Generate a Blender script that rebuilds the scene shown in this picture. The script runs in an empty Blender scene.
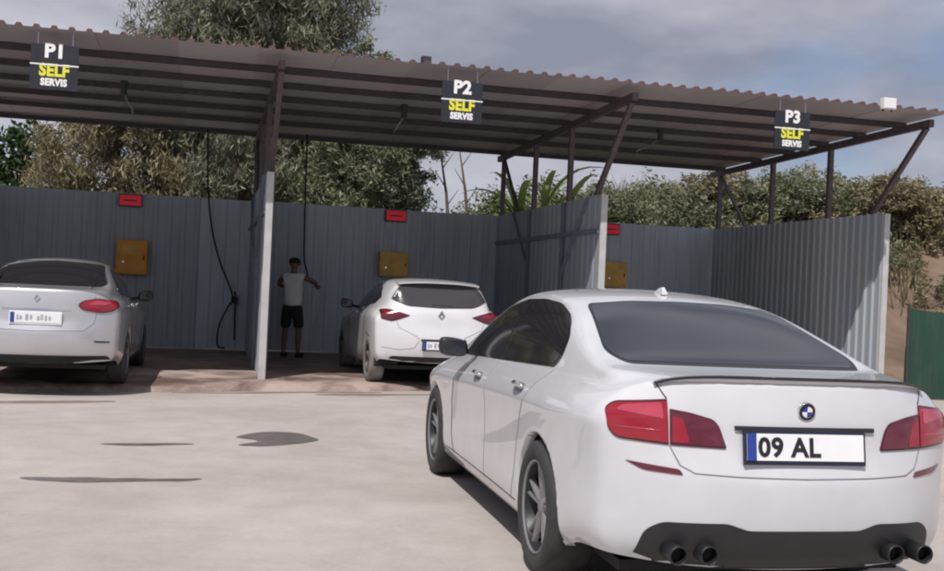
import bpy, bmesh, math, random
import numpy as np
from mathutils import Vector, Matrix, Euler
from mathutils.bvhtree import BVHTree

R = math.radians
scene = bpy.context.scene
col = scene.collection

# ------------------------------------------------------------------ camera
HC = 1.43
roll, pitch = 0.045, 0.004
cam_data = bpy.data.cameras.new('camera')
cam_data.sensor_width = 36.0
cam_data.lens = 1100.0 / 944.0 * 36.0
cam_data.clip_start = 0.05
cam_data.clip_end = 4000
cam = bpy.data.objects.new('camera', cam_data)
col.objects.link(cam)
fwd = Vector((0, math.cos(pitch), math.sin(pitch)))
up0 = Vector((0, -math.sin(pitch), math.cos(pitch)))
rt0 = Vector((1, 0, 0))
rt = rt0 * math.cos(roll) + up0 * math.sin(roll)
up = up0 * math.cos(roll) - rt0 * math.sin(roll)
cam.matrix_world = Matrix(((rt.x, up.x, -fwd.x, 0), (rt.y, up.y, -fwd.y, 0), (rt.z, up.z, -fwd.z, HC), (0, 0, 0, 1)))
scene.camera = cam

# ------------------------------------------------------------------ world, sun, exposure
A = R(13.5)                                    # the wash bays stand turned by this angle
E1 = Vector((math.cos(A), math.sin(A), 0)); E2 = Vector((-math.sin(A), math.cos(A), 0))
sun_travel = (E1 * 0.36 + E2 * 0.58 + Vector((0, 0, -1))).normalized()
to_sun = -sun_travel
sun_el = math.asin(to_sun.z); sun_az = math.atan2(to_sun.x, to_sun.y)

world = bpy.data.worlds.new('World'); scene.world = world; world.use_nodes = True
nt = world.node_tree; nt.nodes.clear()
N = nt.nodes.new; Lk = nt.links.new
out = N('ShaderNodeOutputWorld'); bg = N('ShaderNodeBackground'); bg.inputs['Strength'].default_value = 0.13
sky = N('ShaderNodeTexSky'); sky.sky_type = 'NISHITA'; sky.sun_disc = False
sky.sun_elevation = sun_el; sky.sun_rotation = sun_az; sky.air_density = 1.0; sky.dust_density = 1.2; sky.ozone_density = 1.5
tc = N('ShaderNodeTexCoord')
mp = N('ShaderNodeMapping'); mp.inputs['Scale'].default_value = (1.0, 1.0, 2.6); mp.inputs['Location'].default_value = (0.35, 0.1, 0.4)
n1 = N('ShaderNodeTexNoise'); n1.inputs['Scale'].default_value = 2.1; n1.inputs['Detail'].default_value = 7; n1.inputs['Roughness'].default_value = 0.52
cr = N('ShaderNodeValToRGB'); cr.color_ramp.elements[0].position = 0.24; cr.color_ramp.elements[1].position = 0.45
n2 = N('ShaderNodeTexNoise'); n2.inputs['Scale'].default_value = 3.3; n2.inputs['Detail'].default_value = 6
cc = N('ShaderNodeValToRGB')
cc.color_ramp.elements[0].position = 0.37; cc.color_ramp.elements[0].color = (1.85, 1.98, 2.5, 1)
cc.color_ramp.elements[1].position = 0.63; cc.color_ramp.elements[1].color = (4.0, 4.0, 4.5, 1)
dim = N('ShaderNodeMix'); dim.data_type = 'RGBA'; dim.blend_type = 'MULTIPLY'; dim.inputs[0].default_value = 1.0
dim.inputs[7].default_value = (0.62, 0.68, 0.78, 1)
mx = N('ShaderNodeMix'); mx.data_type = 'RGBA'
Lk(tc.outputs['Generated'], mp.inputs['Vector']); Lk(mp.outputs[0], n1.inputs['Vector']); Lk(mp.outputs[0], n2.inputs['Vector'])
Lk(n1.outputs['Fac'], cr.inputs[0]); Lk(n2.outputs['Fac'], cc.inputs[0])
Lk(sky.outputs[0], dim.inputs[6])
Lk(cr.outputs[0], mx.inputs[0]); Lk(dim.outputs[2], mx.inputs[6]); Lk(cc.outputs[0], mx.inputs[7])
Lk(mx.outputs[2], bg.inputs['Color']); Lk(bg.outputs[0], out.inputs[0])

sun_data = bpy.data.lights.new('sun', 'SUN'); sun_data.energy = 3.45; sun_data.angle = R(0.6); sun_data.color = (1.0, 0.95, 0.9)
sun = bpy.data.objects.new('sun', sun_data); col.objects.link(sun)
sun.rotation_euler = sun_travel.to_track_quat('-Z', 'Y').to_euler()

vs = scene.view_settings
vs.view_transform = 'Standard'; vs.look = 'None'; vs.exposure = 0.20; vs.gamma = 1.0
scene.cycles.filter_width = 2.0

# ------------------------------------------------------------------ helpers
def tag(o, label=None, cat=None, group=None, kind=None):
    if label: o['label'] = label
    if cat: o['category'] = cat
    if group: o['group'] = group
    if kind: o['kind'] = kind
    return o

def empty(name, loc=(0, 0, 0), rz=0.0):
    o = bpy.data.objects.new(name, None); col.objects.link(o)
    o.location = loc; o.rotation_euler = (0, 0, rz); o.empty_display_size = 0.2
    return o

def thing(name, label, cat, loc=(0, 0, 0), rz=0.0, group=None):
    return tag(empty(name, loc, rz), label, cat, group)

class MB:
    def __init__(self): self.v = []; self.f = []
    def add(self, v, f):
        o = len(self.v); self.v += [tuple(p) for p in v]; self.f += [tuple(i + o for i in q) for q in f]; return self
    def box(self, x0, x1, y0, y1, z0, z1):
        v = [(x0, y0, z0), (x1, y0, z0), (x1, y1, z0), (x0, y1, z0), (x0, y0, z1), (x1, y0, z1), (x1, y1, z1), (x0, y1, z1)]
        return self.add(v, [(3, 2, 1, 0), (4, 5, 6, 7), (0, 1, 5, 4), (1, 2, 6, 5), (2, 3, 7, 6), (3, 0, 4, 7)])
    def bar(self, p, q, w, h, upv=(0, 0, 1)):
        p = Vector(p); q = Vector(q); d = (q - p).normalized(); u = Vector(upv)
        s = d.cross(u)
        if s.length < 1e-4: s = d.cross(Vector((1, 0, 0)))
        s.normalize(); t = s.cross(d).normalized()
        v = []
        for c in (p, q):
            for a, b in ((-1, -1), (1, -1), (1, 1), (-1, 1)): v.append(c + s * (a * w / 2) + t * (b * h / 2))
        return self.add(v, [(3, 2, 1, 0), (4, 5, 6, 7), (0, 1, 5, 4), (1, 2, 6, 5), (2, 3, 7, 6), (3, 0, 4, 7)])
    def tube(self, pts, r, n=8, caps=True):
        pts = [Vector(p) for p in pts]; rs = r if isinstance(r, (list, tuple)) else [r] * len(pts)
        v = []; f = []; prev = None
        for i, p in enumerate(pts):
            d = (pts[min(i + 1, len(pts) - 1)] - pts[max(i - 1, 0)])
            d = d.normalized() if d.length > 1e-9 else Vector((0, 0, 1))
            if prev is None:
                s = d.cross(Vector((0, 0, 1)))
                if s.length < 1e-3: s = d.cross(Vector((1, 0, 0)))
            else: s = prev - d * prev.dot(d)
            s.normalize(); prev = s; t = d.cross(s)
            for k in range(n):
                a = 2 * math.pi * k / n
                v.append(p + (s * math.cos(a) + t * math.sin(a)) * rs[i])
        for i in range(len(pts) - 1):
            for k in range(n):
                f.append((i * n + k, i * n + (k + 1) % n, (i + 1) * n + (k + 1) % n, (i + 1) * n + k))
        if caps:
            f.append(tuple(range(n - 1, -1, -1))); f.append(tuple((len(pts) - 1) * n + k for k in range(n)))
        return self.add(v, f)
    def lathe(self, prof, n=48, axis='x', closed=False):
        v = []; f = []; m = len(prof)
        for k in range(n):
            a = 2 * math.pi * k / n
            for (h, r) in prof:
                if axis == 'x': v.append((h, r * math.cos(a), r * math.sin(a)))
                elif axis == 'y': v.append((r * math.cos(a), h, r * math.sin(a)))
                else: v.append((r * math.cos(a), r * math.sin(a), h))
        for k in range(n):
            for i in range(m - 1 + (1 if closed else 0)):
                a0 = k * m + i; a1 = k * m + (i + 1) % m; b0 = ((k + 1) % n) * m + i; b1 = ((k + 1) % n) * m + (i + 1) % m
                f.append((a0, b0, b1, a1))
        return self.add(v, f)
    def build(self, name, mat, parent=None, smooth=False, fix=True, bevel=0):
        me = bpy.data.meshes.new(name); me.from_pydata(self.v, [], self.f)
        return link_mesh(name, me, mat, parent, smooth, fix, bevel)

def link_mesh(name, me, mat, parent=None, smooth=False, fix=True, bevel=0):
    if fix:
        bm = bmesh.new(); bm.from_mesh(me); bmesh.ops.recalc_face_normals(bm, faces=bm.faces[:])
        if bevel: bmesh.ops.bevel(bm, geom=bm.edges[:], offset=bevel, segments=2, affect='EDGES', profile=0.6)
        bm.to_mesh(me); bm.free()
    if smooth: me.polygons.foreach_set('use_smooth', [True] * len(me.polygons))
    o = bpy.data.objects.new(name, me); col.objects.link(o)
    if mat: me.materials.append(mat)
    if parent: o.parent = parent
    return o

def share(o, parent=None, loc=None, name=None):
    c = o.copy(); col.objects.link(c)
    if name: c.name = name
    if parent is not None: c.parent = parent
    if loc is not None: c.location = loc
    return c

def evaluated_mesh(ob):
    dg = bpy.context.evaluated_depsgraph_get(); dg.update()
    return bpy.data.meshes.new_from_object(ob.evaluated_get(dg))

def spline(pts):
    xs = [p[0] for p in pts]; ys = [p[1] for p in pts]; n = len(xs)
    d = [(ys[i + 1] - ys[i]) / (xs[i + 1] - xs[i]) for i in range(n - 1)]
    m = [d[0]] + [0 if d[i - 1] * d[i] <= 0 else 2 * d[i - 1] * d[i] / (d[i - 1] + d[i]) for i in range(1, n - 1)] + [d[-1]]
    def f(x):
        if x <= xs[0]: return ys[0]
        if x >= xs[-1]: return ys[-1]
        i = 0
        while x > xs[i + 1]: i += 1
        h = xs[i + 1] - xs[i]; t = (x - xs[i]) / h
        return (2 * t**3 - 3 * t**2 + 1) * ys[i] + (t**3 - 2 * t**2 + t) * h * m[i] + (-2 * t**3 + 3 * t**2) * ys[i + 1] + (t**3 - t**2) * h * m[i + 1]
    return f

# ------------------------------------------------------------------ materials
def new_mat(name):
    m = bpy.data.materials.new(name); m.use_nodes = True
    return m, m.node_tree, m.node_tree.nodes['Principled BSDF']

def mat_plain(name, c, rough=0.5, metal=0.0, coat=0.0, var=0.12, scale=6.0, bump=0.0, spec=0.5, emit=None):
    m, t, b = new_mat(name)
    b.inputs['Roughness'].default_value = rough; b.inputs['Metallic'].default_value = metal
    b.inputs['Coat Weight'].default_value = coat; b.inputs['Coat Roughness'].default_value = 0.04
    b.inputs['Specular IOR Level'].default_value = spec
    co = t.nodes.new('ShaderNodeTexCoord'); n = t.nodes.new('ShaderNodeTexNoise')
    n.inputs['Scale'].default_value = scale; n.inputs['Detail'].default_value = 6; n.inputs['Roughness'].default_value = 0.6
    r = t.nodes.new('ShaderNodeValToRGB')
    r.color_ramp.elements[0].position = 0.3; r.color_ramp.elements[1].position = 0.7
    r.color_ramp.elements[0].color = tuple(x * (1 - var) for x in c) + (1,); r.color_ramp.elements[1].color = tuple(min(1, x * (1 + var)) for x in c) + (1,)
    t.links.new(co.outputs['Object'], n.inputs['Vector']); t.links.new(n.outputs['Fac'], r.inputs[0]); t.links.new(r.outputs[0], b.inputs['Base Color'])
    if bump:
        bp = t.nodes.new('ShaderNodeBump'); bp.inputs['Strength'].default_value = bump; bp.inputs['Distance'].default_value = 0.01
        n3 = t.nodes.new('ShaderNodeTexNoise'); n3.inputs['Scale'].default_value = scale * 12; n3.inputs['Detail'].default_value = 4
        t.links.new(co.outputs['Object'], n3.inputs['Vector']); t.links.new(n3.outputs['Fac'], bp.inputs['Height']); t.links.new(bp.outputs[0], b.inputs['Normal'])
    if emit:
        b.inputs['Emission Color'].default_value = tuple(emit[:3]) + (1,); b.inputs['Emission Strength'].default_value = emit[3]
    return m

def mat_sheet(name, c, dirt=(0.20, 0.15, 0.11), rough=0.42, amount=0.55):
    """painted corrugated steel: faint vertical runs, rust dust low down"""
    m, t, b = new_mat(name); b.inputs['Roughness'].default_value = rough; b.inputs['Specular IOR Level'].default_value = 0.35
    co = t.nodes.new('ShaderNodeTexCoord'); mpn = t.nodes.new('ShaderNodeMapping'); mpn.inputs['Scale'].default_value = (5, 5, 0.45)
    oi = t.nodes.new('ShaderNodeObjectInfo')
    n = t.nodes.new('ShaderNodeTexNoise'); n.noise_dimensions = '4D'; n.inputs['Scale'].default_value = 1.6; n.inputs['Detail'].default_value = 7; n.inputs['Roughness'].default_value = 0.65
    mul = t.nodes.new('ShaderNodeMath'); mul.operation = 'MULTIPLY'; mul.inputs[1].default_value = 37.0
    r = t.nodes.new('ShaderNodeValToRGB'); r.color_ramp.elements[0].position = 0.5; r.color_ramp.elements[1].position = 0.82
    r.color_ramp.elements[0].color = (0, 0, 0, 1); r.color_ramp.elements[1].color = (amount, amount, amount, 1)
    mixd = t.nodes.new('ShaderNodeMix'); mixd.data_type = 'RGBA'
    hv = t.nodes.new('ShaderNodeHueSaturation'); hv.inputs['Color'].default_value = tuple(c) + (1,)
    mr = t.nodes.new('ShaderNodeMapRange'); mr.inputs['To Min'].default_value = 0.84; mr.inputs['To Max'].default_value = 1.12
    t.links.new(oi.outputs['Random'], mr.inputs['Value']); t.links.new(mr.outputs[0], hv.inputs['Value'])
    t.links.new(oi.outputs['Random'], mul.inputs[0]); t.links.new(mul.outputs[0], n.inputs['W'])
    t.links.new(co.outputs['Object'], mpn.inputs['Vector']); t.links.new(mpn.outputs[0], n.inputs['Vector']); t.links.new(n.outputs['Fac'], r.inputs[0])
    t.links.new(r.outputs[0], mixd.inputs[0]); t.links.new(hv.outputs[0], mixd.inputs[6]); mixd.inputs[7].default_value = tuple(dirt) + (1,)
    t.links.new(mixd.outputs[2], b.inputs['Base Color'])
    return m

def mat_concrete(name, c, dark, scale=0.35, lo=0.34, hi=0.60, wet=0.0, rough=0.85):
    m, t, b = new_mat(name); b.inputs['Specular IOR Level'].default_value = 0.3
    co = t.nodes.new('ShaderNodeTexCoord')
    nb = t.nodes.new('ShaderNodeTexNoise'); nb.inputs['Scale'].default_value = scale; nb.inputs['Detail'].default_value = 9; nb.inputs['Roughness'].default_value = 0.62; nb.inputs['Distortion'].default_value = 0.4
    nf = t.nodes.new('ShaderNodeTexNoise'); nf.inputs['Scale'].default_value = 26; nf.inputs['Detail'].default_value = 8; nf.inputs['Roughness'].default_value = 0.7
    r = t.nodes.new('ShaderNodeValToRGB'); r.color_ramp.elements[0].position = lo; r.color_ramp.elements[1].position = hi
    r.color_ramp.elements[0].color = tuple(dark) + (1,); r.color_ramp.elements[1].color = tuple(c) + (1,)
    rf = t.nodes.new('ShaderNodeMapRange'); rf.inputs['From Min'].default_value = 0.3; rf.inputs['From Max'].default_value = 0.7; rf.inputs['To Min'].default_value = 0.94; rf.inputs['To Max'].default_value = 1.05
    mu = t.nodes.new('ShaderNodeMix'); mu.data_type = 'RGBA'; mu.blend_type = 'MULTIPLY'; mu.inputs[0].default_value = 1.0
    t.links.new(co.outputs['Object'], nb.inputs['Vector']); t.links.new(co.outputs['Object'], nf.inputs['Vector'])
    t.links.new(nb.outputs['Fac'], r.inputs[0]); t.links.new(nf.outputs['Fac'], rf.inputs['Value'])
    t.links.new(r.outputs[0], mu.inputs[6]); t.links.new(rf.outputs[0], mu.inputs[7]); t.links.new(mu.outputs[2], b.inputs['Base Color'])
    nm = t.nodes.new('ShaderNodeTexNoise'); nm.inputs['Scale'].default_value = 2.6; nm.inputs['Detail'].default_value = 10; nm.inputs['Roughness'].default_value = 0.7
    rm = t.nodes.new('ShaderNodeMapRange'); rm.inputs['From Min'].default_value = 0.32; rm.inputs['From Max'].default_value = 0.62; rm.inputs['To Min'].default_value = 0.88; rm.inputs['To Max'].default_value = 1.03
    mu2 = t.nodes.new('ShaderNodeMix'); mu2.data_type = 'RGBA'; mu2.blend_type = 'MULTIPLY'; mu2.inputs[0].default_value = 1.0
    t.links.new(co.outputs['Object'], nm.inputs['Vector']); t.links.new(nm.outputs['Fac'], rm.inputs['Value']); t.links.new(mu.outputs[2], mu2.inputs[6]); t.links.new(rm.outputs[0], mu2.inputs[7]); t.links.new(mu2.outputs[2], b.inputs['Base Color'])
    rr = t.nodes.new('ShaderNodeMapRange'); rr.inputs['From Min'].default_value = 0.34; rr.inputs['From Max'].default_value = 0.6
    rr.inputs['To Min'].default_value = rough - wet; rr.inputs['To Max'].default_value = rough
    t.links.new(nb.outputs['Fac'], rr.inputs['Value']); t.links.new(rr.outputs[0], b.inputs['Roughness'])
    bp = t.nodes.new('ShaderNodeBump'); bp.inputs['Strength'].default_value = 0.25; bp.inputs['Distance'].default_value = 0.006
    t.links.new(nf.outputs['Fac'], bp.inputs['Height']); t.links.new(bp.outputs[0], b.inputs['Normal'])
    return m

def mat_leaf(name, cols, rough=0.6):
    m, t, b = new_mat(name); b.inputs['Roughness'].default_value = rough; b.inputs['Specular IOR Level'].default_value = 0.25
    g = t.nodes.new('ShaderNodeNewGeometry'); r = t.nodes.new('ShaderNodeValToRGB')
    el = r.color_ramp.elements
    el[0].color = tuple(cols[0]) + (1,); el[1].color = tuple(cols[-1]) + (1,)
    for i, c in enumerate(cols[1:-1]):
        e = el.new((i + 1) / (len(cols) - 1)); e.color = tuple(c) + (1,)
    t.links.new(g.outputs['Random Per Island'], r.inputs[0]); t.links.new(r.outputs[0], b.inputs['Base Color'])
    tr = t.nodes.new('ShaderNodeBsdfTranslucent'); mixs = t.nodes.new('ShaderNodeMixShader'); mixs.inputs[0].default_value = 0.25
    t.links.new(r.outputs[0], tr.inputs['Color']); t.links.new(b.outputs[0], mixs.inputs[1]); t.links.new(tr.outputs[0], mixs.inputs[2])
    t.links.new(mixs.outputs[0], t.nodes['Material Output'].inputs['Surface'])
    return m

M = {}
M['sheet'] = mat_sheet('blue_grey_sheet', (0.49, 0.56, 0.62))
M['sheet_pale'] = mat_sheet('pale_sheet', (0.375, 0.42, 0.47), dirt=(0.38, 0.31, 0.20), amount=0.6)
M['stiff'] = mat_plain('blue_steel', (0.17, 0.205, 0.26), 0.5, var=0.15)
M['trim'] = mat_plain('white_trim', (0.47, 0.475, 0.47), 0.5, var=0.12)
M['roof'] = mat_sheet('brown_roof_sheet', (0.13, 0.068, 0.07), dirt=(0.13, 0.10, 0.09))
M['liner'] = mat_sheet('mauve_roof_underside', (0.38, 0.355, 0.37), dirt=(0.24, 0.20, 0.20), amount=.4)
M['steel'] = mat_plain('brown_steel', (0.085, 0.065, 0.072), 0.5, var=0.3, scale=9)
M['steel_dark'] = mat_plain('dark_steel', (0.045, 0.04, 0.046), 0.5, var=0.3, scale=9)
M['ground'] = mat_concrete('yard_concrete', (0.455, 0.412, 0.388), (0.36, 0.318, 0.295), 0.30, lo=.36, hi=.62)
M['slab'] = mat_concrete('slab_concrete', (0.42, 0.33, 0.29), (0.16, 0.105, 0.09), 1.1, lo=.40, hi=.60, wet=0.5)
M['wet'] = mat_plain('wet_concrete', (0.16, 0.14, 0.135), 0.35, var=0.25, scale=7)
def soften(m, amount=1.0):
    t = m.node_tree; at_ = t.nodes.new('ShaderNodeAttribute'); at_.attribute_name = 'wet'
    co = t.nodes.new('ShaderNodeTexCoord'); n = t.nodes.new('ShaderNodeTexNoise'); n.inputs['Scale'].default_value = 9; n.inputs['Detail'].default_value = 7
    ad = t.nodes.new('ShaderNodeMath'); ad.operation = 'MULTIPLY_ADD'; ad.inputs[1].default_value = 1.1; ad.inputs[2].default_value = -0.55
    sm = t.nodes.new('ShaderNodeMath'); sm.operation = 'ADD'; sm.use_clamp = True
    ml = t.nodes.new('ShaderNodeMath'); ml.operation = 'MULTIPLY'; ml2 = t.nodes.new('ShaderNodeMath'); ml2.operation = 'MULTIPLY'; ml2.inputs[1].default_value = amount
    t.links.new(co.outputs['Object'], n.inputs['Vector']); t.links.new(n.outputs['Fac'], ad.inputs[0]); t.links.new(ad.outputs[0], sm.inputs[0]); t.links.new(at_.outputs['Fac'], sm.inputs[1])
    rp = t.nodes.new('ShaderNodeMapRange'); rp.interpolation_type = 'SMOOTHSTEP'; rp.inputs['From Min'].default_value = 0.0; rp.inputs['From Max'].default_value = 0.85
    t.links.new(at_.outputs['Fac'], rp.inputs['Value']); t.links.new(rp.outputs[0], ml.inputs[0]); t.links.new(sm.outputs[0], ml.inputs[1]); t.links.new(ml.outputs[0], ml2.inputs[0])
    t.links.new(ml2.outputs[0], t.nodes['Principled BSDF'].inputs['Alpha'])
    return m
soften(M['wet'], .93)
M['earth'] = mat_concrete('brown_earth', (0.21, 0.145, 0.105), (0.11, 0.08, 0.055), 0.6)
M['black'] = mat_plain('black_rubber', (0.012, 0.012, 0.013), 0.75, var=0.3)
M['plastic'] = mat_plain('black_plastic', (0.022, 0.022, 0.025), 0.45, var=0.2)
M['glossblack'] = mat_plain('gloss_black', (0.012, 0.012, 0.014), 0.12, coat=0.6)
M['signblack'] = mat_plain('sign_black', (0.022, 0.023, 0.032), 0.4, var=0.15)
M['white'] = mat_plain('sign_white', (0.85, 0.85, 0.85), 0.5, var=0.03)
M['yellow'] = mat_plain('sign_yellow', (0.74, 0.74, 0.06), 0.5, var=0.03)
M['orange'] = mat_plain('orange_paint', (0.85, 0.38, 0.035), 0.5, var=0.15, scale=4)
M['ochre'] = mat_plain('ochre_paint', (0.78, 0.49, 0.12), 0.55, var=0.2, scale=4)
M['red'] = mat_plain('red_panel', (0.42, 0.012, 0.03), 0.4, var=0.1, emit=(0.6, 0.01, 0.03, 0.25))
M['chrome'] = mat_plain('chrome', (0.75, 0.75, 0.76), 0.12, metal=1.0, var=0.02)
M['lamp_white'] = mat_plain('lamp_white', (0.78, 0.76, 0.72), 0.35, var=0.05)
M['bark'] = mat_plain('bark', (0.11, 0.085, 0.065), 0.9, var=0.4, scale=3, bump=0.6)
M['tint_lamp'] = mat_plain('dark_lens', (.05, .05, .055), .2)
M['plate'] = mat_plain('plate_white', (0.78, 0.79, 0.80), 0.45, var=0.04)
M['eu_blue'] = mat_plain('plate_blue', (0.02, 0.05, 0.28), 0.45, var=0.05)
M['navy'] = mat_plain('plate_frame', (0.012, 0.017, 0.04), 0.4, var=0.1)
M['ink'] = mat_plain('plate_ink', (0.012, 0.012, 0.016), 0.5, var=0.05)

def P(x, y, z=0.0):                       # bay frame to world
    o = Vector((-2.777, 15.0, 0)); return o + E1 * x + E2 * y + Vector((0, 0, z))

SLAB = 0.09
#@@SETTING
# ------------------------------------------------------------------ ground, slab, bank
def terrain_h(x, y):
    d = Vector((x, y, 0)) - Vector((-2.777, 15.0, 0)); a = d.dot(E1); b = d.dot(E2)
    def ss(t): t = max(0, min(1, t)); return t * t * (3 - 2 * t)
    edge = 9.0 + (2.2 - 9.0) * ss((a - 9.9) / 1.4)
    h = 3.3 * ss((b - edge) / 7.5) * ss((a - 3.5) / 7.0)
    h += 3.0 * ss((b - edge - 8) / 30.0) * ss((a - 4.0) / 16.0)
    if h > 0.02: h += 0.16 * math.sin(x * 1.7 + y * .6) * math.sin(y * 1.3 - x * .4) * min(1, h)
    return h

mb = MB().add([(-600, -300, 0), (600, -300, 0), (600, 900, 0), (-600, 900, 0)], [(0, 1, 2, 3)])
tag(mb.build('ground', M['ground'], fix=False), kind='structure')

# bank of brown earth rising behind the bays and to their right
nx, ny = 110, 90; v = []; f = []
for j in range(ny + 1):
    for i in range(nx + 1):
        p = P(-6 + 60 * (i / nx) ** 1.2, 1.6 + 90 * (j / ny) ** 1.6)
        v.append((p.x, p.y, terrain_h(p.x, p.y) - 0.03))
for j in range(ny):
    for i in range(nx): f.append((j * (nx + 1) + i, j * (nx + 1) + i + 1, (j + 1) * (nx + 1) + i + 1, (j + 1) * (nx + 1) + i))
tag(MB().add(v, f).build('hill', M['earth'], smooth=True, fix=False), kind='structure')

# raised slab under the bays, its front edge worn to a slope
prof = [(0.0, 0.004), (0.05, 0.058), (0.12, 0.080), (0.28, SLAB), (6.7, SLAB), (6.7, -0.05), (0.0, -0.05)]
def slab_front(x): return max(-2.0, min(-0.25, -0.80 + 0.225 * x))
v = []; f = []; xs = [-9 + 19.2 * i / 96 for i in range(97)]
rnd = random.Random(4)
for x in xs:
    w = 0.05 * math.sin(x * 0.9) + 0.03 * math.sin(x * 2.7 + 1) + rnd.uniform(-.012, .012)
    for k, (y, z) in enumerate(prof): v.append((x, y + ((w if k in (0, 1, 2, 6) else 0) + slab_front(x) if k not in (4, 5) else 0), z))
m_ = len(prof)
for i in range(len(xs) - 1):
    for k in range(m_): f.append((i * m_ + k, i * m_ + (k + 1) % m_, (i + 1) * m_ + (k + 1) % m_, (i + 1) * m_ + k))
f.append(tuple(range(m_))); f.append(tuple((len(xs) - 1) * m_ + k for k in range(m_ - 1, -1, -1)))
o = MB().add(v, f).build('wash_slab', M['slab']); o.location = P(0, 0, 0); o.rotation_euler = (0, 0, A); tag(o, kind='structure')

def puddle(pts, label, seed, jag=0.05, soft=0.05):
    rn = random.Random(seed); dense = []
    n = len(pts)
    for i in range(n):
        a = Vector(pts[i]); b = Vector(pts[(i + 1) % n]); k = max(2, int((b - a).length / 0.06))
        for q in range(k):
            p = a.lerp(b, q / k); dense.append((p.x + rn.uniform(-jag, jag), p.y + rn.uniform(-jag, jag), 0.004))
    for _ in range(2):
        dense = [tuple((Vector(dense[i - 1]) + Vector(dense[i]) * 2 + Vector(dense[(i + 1) % len(dense)])) / 4) for i in range(len(dense))]
    nd = len(dense); cx = sum(p[0] for p in dense) / nd; cy = sum(p[1] for p in dense) / nd
    dirs = []
    for i in range(nd):
        a = Vector(dense[i - 1]); b = Vector(dense[(i + 1) % nd]); t_ = b - a
        dirs.append(Vector((t_.y, -t_.x, 0)).normalized() if t_.length > 1e-6 else Vector((0, 0, 0)))
    area = sum(dense[i][0] * dense[(i + 1) % nd][1] - dense[(i + 1) % nd][0] * dense[i][1] for i in range(nd))
    sgn = 1 if area > 0 else -1
    bm = bmesh.new(); lay = bm.verts.layers.float.new('wet')
    inner = [bm.verts.new(p) for p in dense]
    outer = [bm.verts.new((p[0] + dirs[i].x * sgn * soft, p[1] + dirs[i].y * sgn * soft * 1.6, .004)) for i, p in enumerate(dense)]
    for v_ in inner: v_[lay] = 1.0
    bm.faces.new(inner if sgn > 0 else inner[::-1])
    for i in range(nd):
        q = [inner[i], outer[i], outer[(i + 1) % nd], inner[(i + 1) % nd]]
        bm.faces.new(q if sgn > 0 else q[::-1])
    bmesh.ops.triangulate(bm, faces=[f_ for f_ in bm.faces if len(f_.verts) > 4])
    me = bpy.data.meshes.new('puddle'); bm.to_mesh(me); bm.free()
    return tag(link_mesh('puddle', me, M['wet'], fix=False), label, 'puddle', 'wet patches on the yard')

puddle([(-2.09, 9.95), (-1.98, 10.32), (-1.78, 10.45), (-1.55, 10.42), (-1.36, 10.1), (-1.34, 9.98), (-1.5, 9.72), (-1.72, 9.5), (-1.98, 9.48), (-1.9, 9.62), (-1.80, 9.74), (-1.86, 9.86)], 'dark arrow-shaped wet patch on the pale yard, largest of three', 1, .025, .02)
puddle([(-3.1, 7.57), (-2.7, 7.66), (-2.3, 7.72), (-1.83, 7.82), (-2.0, 7.70), (-2.3, 7.60), (-2.7, 7.50), (-2.95, 7.50)], 'long thin wet streak nearest the camera on the yard', 2, .035, .02)
puddle([(-3.1, 9.2), (-2.95, 9.28), (-2.7, 9.38), (-2.32, 9.48), (-2.34, 9.40), (-2.6, 9.29), (-2.9, 9.18)], 'short thin wet streak just left of the arrow-shaped patch', 3, .04, .015)

M['damp'] = soften(mat_plain('damp_concrete', (0.27, 0.20, 0.175), 0.6, var=0.25, scale=5), .7)
def streak(a0, a1, b, w, label, seed):
    rn_ = random.Random(seed); top_, bot_ = [], []
    n_ = max(5, int((a1 - a0) / .35))
    for i in range(n_ + 1):
        q = i / n_; aa = a0 + (a1 - a0) * q; ww = w * math.sin(math.pi * min(.97, max(.03, q))) ** .5 * rn_.uniform(.5, 1.1)
        b0 = slab_front(aa) + b; p = P(aa, b0 + ww * .6 + .05 * math.sin(aa * 2.1)); top_.append((p.x, p.y)); p = P(aa, b0 - ww * .6 + .04 * math.sin(aa * 3.3)); bot_.append((p.x, p.y))
    o_ = puddle(top_ + bot_[::-1], label, seed, .02); o_.data.materials[0] = M['damp']; return o_
streak(-3.6, -1.75, -1.15, .16, 'brownish damp streak on the yard in front of the silver saloon', 21)
streak(-1.2, 1.5, -.16, .10, 'thin damp streak along the slab edge before the first partition', 22)
streak(.6, 2.6, -.45, .14, 'brownish damp streak on the yard in front of the white hatchback', 23)

# ------------------------------------------------------------------ corrugated sheets
def corr_profile(width, pitch, depth, lap=0.0):
    pts = []; n = round(width / pitch)
    for k in range(n):
        x = k * pitch
        pts += [(x, 0), (x + pitch * .55, 0), (x + pitch * .65, depth), (x + pitch * .90, depth)]
    pts.append((width + lap, 0))
    return pts

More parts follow.
